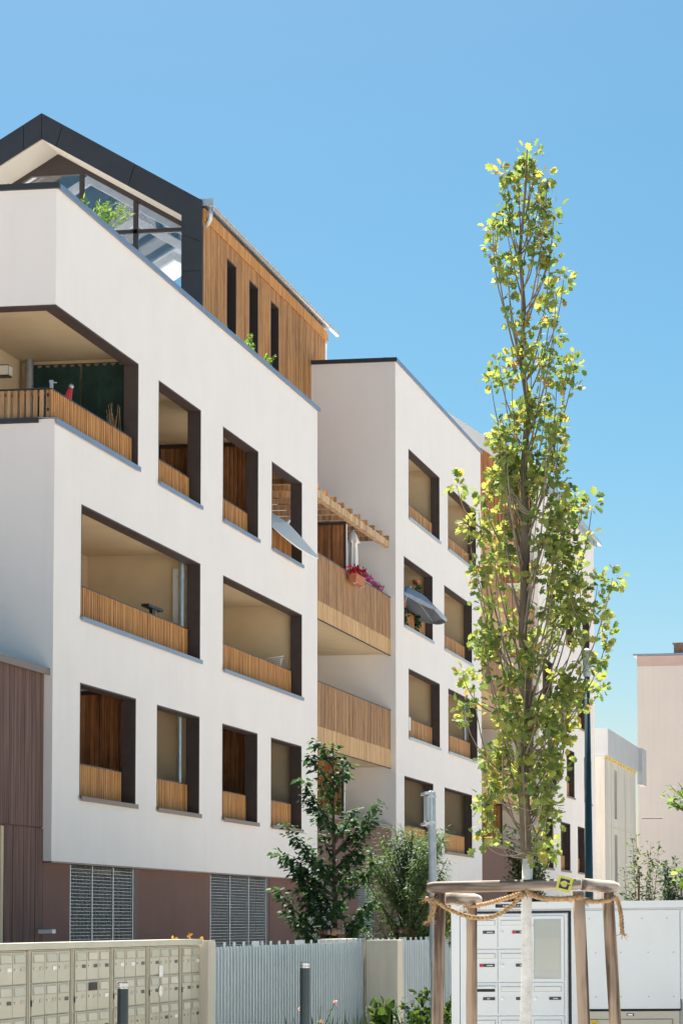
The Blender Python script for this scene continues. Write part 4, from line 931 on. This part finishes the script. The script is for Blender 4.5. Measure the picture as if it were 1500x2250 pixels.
lp = thing('lamp_post', 'dark green tapered lamp post standing right of the oak', 'lamp post', (7.83, 4, 0))
MB().tube([(7.83, 4, 0), (7.83, 4, 1.2), (7.82, 4, 5.85)], [0.085, 0.078, 0.045], 20).build('shaft', 'lamp_green', lp, smooth=True)
MB().tube([(7.82, 4, 5.85), (7.82, 4, 5.92), (7.82, 4, 6.3), (7.82, 4, 6.33)], [0.06, 0.075, 0.075, 0.03], 20).build('lamp_head', 'galv_pole', lp)

# ================================================================== white panel wall with letterboxes
YW = -16.0
wl = thing('panel_wall', 'white sheet-metal panel wall behind the oak stakes', 'panel wall', (10.6, YW, 0))
box('body', 'white_metal', wl, 9.575, 13.2, YW + 0.012, YW + 0.5, 0, 1.78)
MB().box(9.565, 13.2, YW - 0.012, YW + 0.5, 1.782, 1.84).build('top_edge', 'white_metal', wl)
MB().box(9.565, 9.632, YW - 0.012, YW + 0.01, 0, 1.78).build('edge_profile', 'white_metal', wl)
MB().box(10.535, 10.590, YW - 0.008, YW + .010, 0, 1.78).build('edge_profile', 'white_metal', wl)
MB().box(10.512, 10.532, YW - .004, YW + .01, 0, 1.765).box(9.66, 10.512, YW - .004, YW + .01, 1.752, 1.765).build('shadow_gap', 'black', wl)
box('panel', 'white_metal', wl, 10.594, 11.402, YW - 0.004, YW + .01, 0.985, 1.765)
box('panel', 'white_metal', wl, 11.41, 13.2, YW - 0.004, YW + .01, 1.06, 1.765)
mb = MB()
for x in (10.68, 10.88, 11.1, 11.3):
    for z in (1.70, 1.43, 1.08): 
        mb.tube([(x + .05 * (z < 1.5), YW - .008, z), (x + .05 * (z < 1.5), YW - .003, z)], 0.006, 6)
mb.build('rivets', 'zinc', wl, kind='stuff')
MB().box(10.594, 11.40, YW - .002, YW + .01, .968, .983).box(11.402, 11.409, YW - .002, YW + .01, .968, 1.06).build('shadow_gap', 'black', wl)
uc = thing('utility_cabinet', 'beige utility cabinet with yellow round sticker below the white panel', 'cabinet', (11, YW, 0))
box('body', 'beige_cabinet', uc, 10.60, 11.395, YW - 0.03, YW + .008, 0, 0.965)
MB().box(10.67, 10.674, YW - .034, YW - .03, 0, .905).box(10.674, 11.34, YW - .034, YW - .03, .901, .905).box(11.34, 11.344, YW - .034, YW - .03, 0, .905).build('door_gap', 'frame_dark', uc)
MB().box(10.978, 11.034, YW - .036, YW - .031, .930, .948).build('name_plate', 'black', uc)
MB().box(10.986, 11.026, YW - .039, YW - .036, .934, .944).build('plate_window', 'steel', uc)
sk = MB().tube([(10.718, YW - .0375, .873), (10.718, YW - .034, .873)], 0.027, 24).build('sticker', 'sticker_yellow', uc)
mb = MB()
for z, n in ((.885, 1), (.873, 5), (.858, 2)):
    if n == 1: mb.box(10.700, 10.736, YW - .039, YW - .0376, z, z + .002)
    else:
        for i in range(n): x = 10.718 + (i - (n - 1) / 2) * .008; mb.box(x - .002, x + .002, YW - .039, YW - .0376, z - .003, z + .004)
mb.build('print', 'plate_dark', sk)
uc2 = tag(box('utility_cabinet', 'beige_cabinet', None, 11.425, 12.3, YW - 0.04, YW - .006, 0, 1.035, 0.006), 'beige cabinet edge cut off at the lower right corner', 'cabinet')
lb = thing('letterbox_cabinet', 'white letterbox cabinet with notice board set in the panel wall', 'letterboxes', (10.1, YW, 0))
box('carcass', 'white_metal', lb, 9.64, 10.508, YW - 0.014, YW + .011, 0.1, 1.748)
MB().box(10.486, 10.502, YW - .022, YW - .0145, 0.1, 1.74).build('frame', 'white_metal', lb); MB().box(9.66, 10.486, YW - .022, YW - .0145, 1.736, 1.744).build('frame', 'white_metal', lb)
cx = [9.812, 10.078, 10.345]; cz = [1.600, 1.336, 1.071, 0.806, .541]
WD = MB().box(-0.130, 0.130, -0.010, 0.0, -0.125, 0.125).mesh('letterbox_door', 'white_metal')
rr = random.Random(2)
for c in range(3):
    for q in range(5):
        if c == 2 and q < 2: continue
        x, z = cx[c], cz[q]; d = link('letterbox_door', WD, lb); d.location = (x, YW - .015, z); d.matrix_parent_inverse = Matrix.Translation((-10.1, -YW, 0))
        def sub(nm, m, mb): o = mb.build(nm, m); o.parent = d; return o
        if c == 0 and q == 2: sub('open_slot', 'black', MB().box(-0.12, .108, -.012, -.0105, .055, .078)); sub('flap', 'white_metal', MB().box(-0.12, .108, -.024, -.011, .08, .098))
        else:
            sub('flap', 'white_metal', MB().box(-0.105, 0.108, -.016, -.011, .058, .092)); sub('slot_shadow', 'mail_frame', MB().box(-0.109, 0.112, -.012, -.0105, .054, .096))
        sub('lock', 'steel', MB().tube([(-.10, -.016, 0), (-.10, -.010, 0)], .011, 12)); sub('name_plate', 'plate_dark', MB().box(0.012, .108, -.0135, -.0105, -.012, .012))
        sub('name', 'paper', MB().box(0.045, .045 + rr.uniform(.02, .05), -.0145, -.0136, -.003, .003))
        if (c, q) in ((1, 0), (0, 1)): sub('red_sticker', 'red', MB().box(-.016, .010, -.0135, -.0105, -.013, .013))
nb = thing('notice_board', 'glazed white notice board in the letterbox cabinet', 'notice board', (10.345, YW, 1.47))
MB().box(10.213, 10.237, YW - .028, YW - .0155, 1.212, 1.725).box(10.455, 10.478, YW - .028, YW - .0155, 1.212, 1.725).box(10.237, 10.455, YW - .028, YW - .0155, 1.703, 1.725).box(10.237, 10.455, YW - .028, YW - .0155, 1.212, 1.228).build('frame', 'white_metal', nb)
MB().box(10.237, 10.455, YW - .018, YW - .0155, 1.228, 1.703).build('back', 'white_metal', nb)
MB().box(10.245, 10.445, YW - .0195, YW - .0185, 1.30, 1.55).build('faded_sheet', 'paper', nb)
MB().box(10.237, 10.455, YW - .0255, YW - .024, 1.228, 1.703).build('pane', 'glass_board', nb)
MB().tube([(10.225, YW - .034, 1.645), (10.225, YW - .028, 1.645)], .008, 10).tube([(10.225, YW - .034, 1.285), (10.225, YW - .028, 1.285)], .008, 10).build('lock', 'steel', nb)
ns = thing('street_name_sign', 'small black name sign with white capitals above the white letterboxes', 'sign', (10.06, YW, 1.79))
MB().box(9.925, 10.205, YW - .017, YW - .0125, 1.795, 1.823).build('plate', 'black', ns)
cu = bpy.data.curves.new('lettering', 'FONT'); cu.body = 'PASSAGE DE LA BI'; cu.size = 0.019; cu.extrude = 0.0004; cu.align_x = 'CENTER'; cu.align_y = 'CENTER'; cu.offset = 0.0003
to = bpy.data.objects.new('tmp', cu); COL.objects.link(to); dg = bpy.context.evaluated_depsgraph_get(); me = bpy.data.meshes.new_from_object(to.evaluated_get(dg)); bpy.data.objects.remove(to)
me.materials.clear(); me.materials.append(MATS['paper']); me.transform(Matrix.Translation((10.062, YW - .0178, 1.8085)) @ Matrix.Rotation(math.pi / 2, 4, 'X')); link('lettering', me, ns)

# ================================================================== things on the balconies
lt = thing('wall_lamp', 'cube wall lamp on the beige wall of the corner loggia', 'lamp', (-2.15, 3.4, 11.2))
box('housing', 'frame_dark', lt, -2.27, -2.05, 3.12, 3.28, 11.17, 11.37); box('shade', 'paper', lt, -2.048, -2.038, 3.125, 3.275, 11.19, 11.35); box('shade', 'paper', lt, -2.26, -2.055, 3.105, 3.117, 11.19, 11.35)
tp_ = thing('tarpaulin', 'dark green tarpaulin hung across the corner loggia', 'tarpaulin', (-1.2, 4.2, 11.6))
mb = MB(); n = 40
for k in range(2):
    xa, xb = ((-2.02, -1.17), (-1.14, -0.27))[k]; b0 = len(mb.v)
    for i in range(n + 1):
        for j in range(12):
            x = xa + (xb - xa) * i / n; z = 11.58 - 2.3 * j / 11 + (0.03 * math.sin(i * .9) if j == 0 else 0); y = 4.17 + 0.012 * math.sin(i * .16 + k * 2 + j * .35) * (j / 11 + .2) + .002 * math.sin(i * 1.1 + j * .7); mb.v.append((x, y, z))
    for i in range(n):
        for j in range(11): a = b0 + i * 12 + j; mb.f.append((a, a + 12, a + 13, a + 1))
mb.build('sheet', 'tarp', tp_, smooth=True)
MB().tube([(-2.05, 4.16, 11.6), (-0.25, 4.16, 11.6)], .008, 6).build('cord', 'black', tp_)
rp = thing('folded_parasol', 'red folded parasol leaning behind the corner loggia slats', 'parasol', (-0.6, 2.1, 9.2))
MB().tube([(-0.80, 2.1, 9.4), (-0.62, 2.1, 10.42), (-0.545, 2.1, 10.66)], [.10, .085, .035], 10).build('cloth', 'red_cloth', rp, smooth=True); MB().tube([(-0.547, 2.1, 10.65), (-0.535, 2.1, 10.69), (-0.525, 2.1, 10.725)], [.03, .042, .02], 12).build('finial', 'galv', rp, smooth=True)
ck = thing('rail_clamp', 'grey clamp fixed on the corner of the loggia rail', 'clamp', (-0.08, .07, 10.17))
MB().tube([(-0.085, .07, 10.16), (-0.085, .07, 10.27)], .028, 10).tube([(-.085, .07, 10.25), (-.085, .07, 10.285)], .036, 10).build('socket', 'galv_pole', ck); MB().tube([(-0.06, .07, 10.24), (-0.0, .07, 10.25)], .014, 8).build('screw', 'steel', ck)
dp = thing('dry_plant', 'dry brown twiggy plant at the right end of corner loggia', 'plant', (-0.35, 3.7, 9.2)); r = random.Random(9); mb = MB()
MB().tube([(-0.36, 3.72, 9.1), (-0.36, 3.72, 9.4)], [.13, .16], 12).build('pot', 'terracotta', dp)
for i in range(60):
    a = Vector((-0.36 + r.uniform(-.05, .05), 3.72, 9.4)); t = Vector((-0.36 + r.uniform(-.16, .12), 3.7 + r.uniform(-.12, .08), 9.6 + r.random() * 1.2)); mb.tube(curve_pts(a, t, rdir(r) * .12, 5), .004, 3)
mb.build('twigs', 'rope', dp, kind='stuff')
bx = thing('rail_planter', 'small black T-shaped holder with wooden sticks on the wide loggia rail', 'holder', (-.27, 5.5, 7.25))
MB().box(-.30, -.24, 5.36, 5.50, 7.05, 7.42).box(-.34, -.2, 5.05, 5.85, 7.40, 7.45).build('stand', 'black', bx); MB().tube([(-.26, 5.50, 7.2), (-.26, 5.68, 7.53)], .014, 6).tube([(-.25, 5.55, 7.2), (-.25, 5.6, 7.48)], .011, 6).build('sticks', 'larch_pale', bx)
dr = thing('drying_rack', 'white tubular clothes drying rack in the right wide loggia', 'drying rack', (-.5, 14, 6.2)); mb = MB()
P_ = [(-0.72, 14.0, 7.35), (-0.70, 14.0, 7.46), (-0.6, 14.0, 7.51), (-.26, 14.0, 7.55)]
mb.tube(P_, .012, 6)
for i in range(5): z = 7.47 - .045 * i; mb.tube([(-.66 + .03 * i, 14.0 - .04 * i, z), (-.26, 14.0 - .04 * i, z + .03)], .006, 5)
mb.tube([(-.72, 14.0, 7.35), (-.6, 13.8, 7.25), (-.26, 13.8, 7.3)], .012, 6); mb.tube([(-.7, 14, 7.4), (-.45, 13.9, 6.2)], .012, 6); mb.tube([(-.3, 14, 7.5), (-.6, 13.9, 6.2)], .012, 6)
mb.build('tubes', 'white_metal', dr, smooth=True)
def parasol(name, label, apex, axis, rad, h, cloth, n=8, scallop=0.0, pole_len=1.9, spin=0.0, bulge=0.12):
    T = thing(name, label, 'parasol', apex); A_ = Vector(apex); a = Vector(axis).normalized(); u = a.cross(Vector((0, 1, 0.01))).normalized(); v = a.cross(u); mb = MB(); M_ = 6; K = 6
    N_ = n * M_
    for j in range(K + 1):
        t = j / K
        for i in range(N_):
            ph = 2 * math.pi * i / N_ + spin; f = (i % M_) / M_; sag = math.sin(math.pi * f)
            R = rad * t * (1 - 0.06 * sag * t); dz = -h * (t ** (1.0 + bulge * 3)) - 0.04 * sag * t * rad * .5 + (scallop * sag if j == K else 0) ; p = A_ + a * dz + (u * math.cos(ph) + v * math.sin(ph)) * R; mb.v.append(tuple(p))
    for j in range(K):
        for i in range(N_): i2 = (i + 1) % N_; mb.f.append((j * N_ + i, (j + 1) * N_ + i, (j + 1) * N_ + i2, j * N_ + i2))
    b0 = len(mb.v)
    for i in range(N_):      # valance
        p = Vector(mb.v[K * N_ + i]); f = (i % M_) / M_; mb.v.append(tuple(p - a * (0.07 + 0.05 * math.sin(math.pi * f)) * (1 if scallop else .25)))
    for i in range(N_): i2 = (i + 1) % N_; mb.f.append((K * N_ + i, b0 + i, b0 + i2, K * N_ + i2))
    mb.build('canopy', cloth, T)
    MB().tube([A_ + a * .07, A_ - a * pole_len], .018, 8).build('pole', 'white_metal', T); MB().tube([A_ - a * .01, A_ + a * .03, A_ + a * .08], [.03, .035, .012], 10).build('finial', 'white_metal', T)
    ri = MB()
    for k in range(n): ph = 2 * math.pi * k / n + spin; ri.tube([A_ - a * .04, A_ - a * (h + .01) + (u * math.cos(ph) + v * math.sin(ph)) * rad * .98], .006, 4)
    ri.build('ribs', 'white_metal', T)
parasol('open_parasol', 'white open parasol tilted out of the upper right front window', (-0.10, 13.75, 10.43), (0.66, -0.06, 0.75), 1.02, 0.16, 'white_cloth', 4, spin=0.0, bulge=0.02)
parasol('open_parasol', 'blue-grey open parasol with scalloped edge sticking out of the middle block', (-0.12, 25.9, 10.77), (0.34, 0.16, 0.92), 1.25, 0.42, 'gray_cloth', 8, scallop=0.04, spin=0.2, bulge=.22)
fp = thing('folded_parasol', 'white folded parasol standing on the recessed top balcony', 'parasol', (-0.45, 20.6, 9.1)); mb = MB(); n = 24
prof_ = [(10.0, .09), (10.6, .10), (11.1, .09), (11.26, .08), (11.27, .14), (11.34, .125), (11.53, .065), (11.56, .02)]
for z, R in prof_:
    for i in range(n): f = 1 + .22 * math.sin(i * 2 * math.pi * 6 / n) * (1 if z < 11.3 else .3); mb.v.append((-.55 + R * f * math.cos(2 * math.pi * i / n), 21.4 + R * f * math.sin(2 * math.pi * i / n), z))
for j in range(len(prof_) - 1):
    for i in range(n): i2 = (i + 1) % n; mb.f.append((j * n + i, j * n + i2, (j + 1) * n + i2, (j + 1) * n + i))
mb.build('cloth', 'white_cloth', fp, smooth=True); MB().tube([(-.55, 21.4, 9.05), (-.55, 21.4, 11.60)], .02, 8).build('pole', 'white_metal', fp)
def flowers(name, label, cat, y0, y1, z, petal, box_m, seed, n=60, xx=-0.05):
    T = thing(name, label, cat, (xx, (y0 + y1) / 2, z), 'flower boxes on the balcony rail'); r = random.Random(seed)
    MB().prism_y([(xx - .07, z - .22), (xx + .07, z - .22), (xx + .10, z), (xx - .10, z)], y0, y1).build('box', box_m, T)
    MB().tube([(xx - .12, y0 + .1, z + .02), (xx + .02, y0 + .1, z - .24), (xx + .1, y0 + .1, z - .2)], .01, 5).tube([(xx - .12, y1 - .1, z + .02), (xx + .02, y1 - .1, z - .24), (xx + .1, y1 - .1, z - .2)], .01, 5).build('bracket', 'white_metal', T)
    l1, l2 = MB(), MB()
    for _ in range(n):
        p = Vector((xx + r.uniform(-.11, .13), r.uniform(y0 - .02, y1 + .02), z + r.uniform(-.02, .2)))
        (add_leaf(l2, p, rdir(r), rdir(r), .07, leaf_shape('heart')) if r.random() < .35 and p.z < z + .08 else [add_leaf(l1, p + rdir(r) * .02, rdir(r), rdir(r), .055, leaf_shape('heart')) for _ in range(4)])
    l1.build('blossoms', petal, T, kind='stuff'); l2.build('foliage', 'shrub_leaf', T, kind='stuff')
flowers('flower_box', 'terracotta flower box with dark red blossoms outside the recessed balcony', 'flower box', 18.95, 19.85, 10.12, 'petal_red', 'terracotta', 1, 70, xx=0.04)
flowers('flower_box', 'pink flowers behind the rail right of the terracotta box', 'flower box', 20.3, 21.9, 10.28, 'petal_pink', 'white_metal', 2, 110, xx=-0.30)
flowers('flower_box', 'last pink flower box at the far end of balcony rail', 'flower box', 22.1, 23.1, 10.26, 'petal_pink', 'white_metal', 3, 80, xx=-0.30)
tw_ = tag(MB().box(-0.255, -0.19, 25.25, 26.3, 6.95, 7.30).box(-.26, -.185, 25.25, 26.3, 7.25, 7.31).build('towel', 'white_cloth'), 'white towel hung over the middle block balcony slats', 'towel')
for k, (yy, xx, zz) in enumerate(((25.5, -.17, 10.2), (27.0, -.15, 10.2), (28.0, -.35, 11.2))):
    T = thing('hanging_plant', ['trailing green plant at left below the grey parasol', 'longer trailing green plant below the middle of the grey parasol', 'hanging green plant in the shade behind the grey parasol'][k], 'plant', (xx, yy, zz), 'hanging plants at the parasol window'); lm = MB(); r = random.Random(40 + k); sm = MB()
    for s in range(7):
        y = yy + r.uniform(-.25, .25); L_ = r.uniform(.3, .65); sm.tube([(xx, y, zz), (xx + .03, y, zz - L_)], .004, 4)
        for i in range(14): add_leaf(lm, Vector((xx + r.uniform(-.04, .06), y + r.uniform(-.07, .07), zz - L_ * r.random())), rdir(r) + Vector((0, 0, -.6)), rdir(r), .08, leaf_shape('heart'))
    MB().tube([(xx - .06, yy, zz - .02), (xx - .06, yy, zz + .12)], [.08, .11], 10).build('pot', 'terracotta', T); sm.build('stems', 'bark_dark', T); lm.build('leaves', 'dark_leaf', T, kind='stuff')

# plants along the roof terrace and in the beds
def herb(name, label, base, h, spread, n, leaf, size, seed, shape='plain', cat='plant', group=None, stems=7, flower=None, tub=False):
    T = thing(name, label, cat, base, group); r = random.Random(seed); b = Vector(base); sm, lm, fm = MB(), MB(), MB()
    if tub: MB().box(b.x - .16, b.x + .16, b.y - .3, b.y + .3, b.z - .5, b.z).build('planter', 'flash_brown', T)
    for s in range(stems):
        t = b + Vector((r.uniform(-1, 1) * spread, r.uniform(-1, 1) * spread, h * r.uniform(.55, 1))); pts = curve_pts(b + Vector((r.uniform(-.3, .3) * spread, r.uniform(-.3, .3) * spread, 0)), t, (0, 0, h * .15), 8); sm.tube(pts, .0035, 4)
        for i in range(n):
            f = r.uniform(.2, 1); k = min(6, int(f * 7)); p = pts[k].lerp(pts[k + 1], f * 7 - k) + rdir(r) * size * .3; add_leaf(lm, p, rdir(r) + (t - b).normalized() * .6, rdir(r) + Vector((0, 0, 1)), size * r.uniform(.6, 1.2), leaf_shape(shape))
        if flower and s % 2 == 0:
            for _ in range(5): add_leaf(fm, t + rdir(r) * .01, rdir(r), rdir(r), .03, leaf_shape('heart'))
    sm.build('stems', 'shrub_leaf', T); lm.build('leaves', leaf, T, kind='stuff')
    if fm.v: fm.build('blossoms', flower, T)
tgp = 'plants along the roof terrace parapet'
herb('terrace_plant', 'feathery light green plant over the parapet below the penthouse glazing', (-0.42, 2.9, 13.3), 0.85, .50, 40, 'bright_leaf', .10, 1, 'willow', group=tgp, stems=24, tub=True)
herb('terrace_plant', 'small green plant over the parapet right of the feathery one', (-0.4, 4.3, 13.25), .45, .28, 22, 'bright_leaf', .07, 2, group=tgp, tub=True)
herb('terrace_plant', 'bushy green plant on the parapet in front of the slit windows', (-0.4, 11.6, 13.25), .75, .45, 30, 'bright_leaf', .085, 3, group=tgp, stems=18, tub=True)
herb('terrace_plant', 'second bushy plant close to the last slit window', (-0.4, 12.7, 13.25), .65, .3, 26, 'bright_leaf', .08, 4, group=tgp, stems=9, tub=True)
herb('terrace_plant', 'tiny plant on the parapet beside the dark fascia post', (-0.4, 7.6, 13.28), .4, .14, 12, 'bright_leaf', .06, 5, group=tgp, stems=5, tub=True)
herb('terrace_plant', 'low green plant on the parapet where the timber wall begins', (-0.4, 9.3, 13.28), .45, .25, 20, 'bright_leaf', .07, 6, group=tgp, tub=True)
herb('terrace_plant', 'light green plant on the parapet at the left picture edge', (-0.95, .45, 13.25), .32, .3, 26, 'bright_leaf', .08, 7, group=tgp, stems=10, tub=True)
herb('dried_plant', 'golden dried flower heads above the start of the fence', (5.62, -10.7, .9), .72, .17, 26, 'dry_leaf', .05, 8, 'heart', stems=12)
herb('gaura_plant', 'thin green plant with pink blossoms beside the second bollard', (7.75, -13.4, .3), .66, .16, 10, 'bright_leaf', .05, 9, 'willow', stems=9, flower='petal_pale')
bgp = 'low plants at the foot of the fence'
herb('bed_plant', 'broad-leaved green plant at the foot of the concrete pillar', (7.2, -8.0, .25), .55, .3, 14, 'shrub_leaf', .13, 10, 'heart', group=bgp, stems=9)
herb('bed_plant', 'dense green plant at the bottom right of the pillar', (7.75, -8.0, .15), .75, .42, 40, 'shrub_leaf', .10, 11, group=bgp, stems=18)
herb('bed_plant', 'tall green plant beside the left stake at the fence foot', (8.3, -8.4, .15), .9, .34, 40, 'bright_leaf', .08, 12, group=bgp, stems=18)
herb('bed_plant', 'light green plant between the left stakes and the white panel', (9.05, -11.0, .15), 1.05, .3, 36, 'bright_leaf', .075, 13, group=bgp, stems=18)
gb = MB(); r = random.Random(77)
for i in range(900):
    p = Vector((r.uniform(6.5, 8.8), r.uniform(-12, -6), .05)); add_leaf(gb, p, Vector((r.uniform(-.4, .4), r.uniform(-.4, .4), 1)), rdir(r), r.uniform(.3, .7), [(-.012, 0), (.012, 0), (.006, .7), (0, 1), (-.006, .7)])
o = gb.build('grass', 'shrub_leaf', None, kind='stuff'); o['label'] = 'long green grass growing in front of the fence'; o['category'] = 'grass'
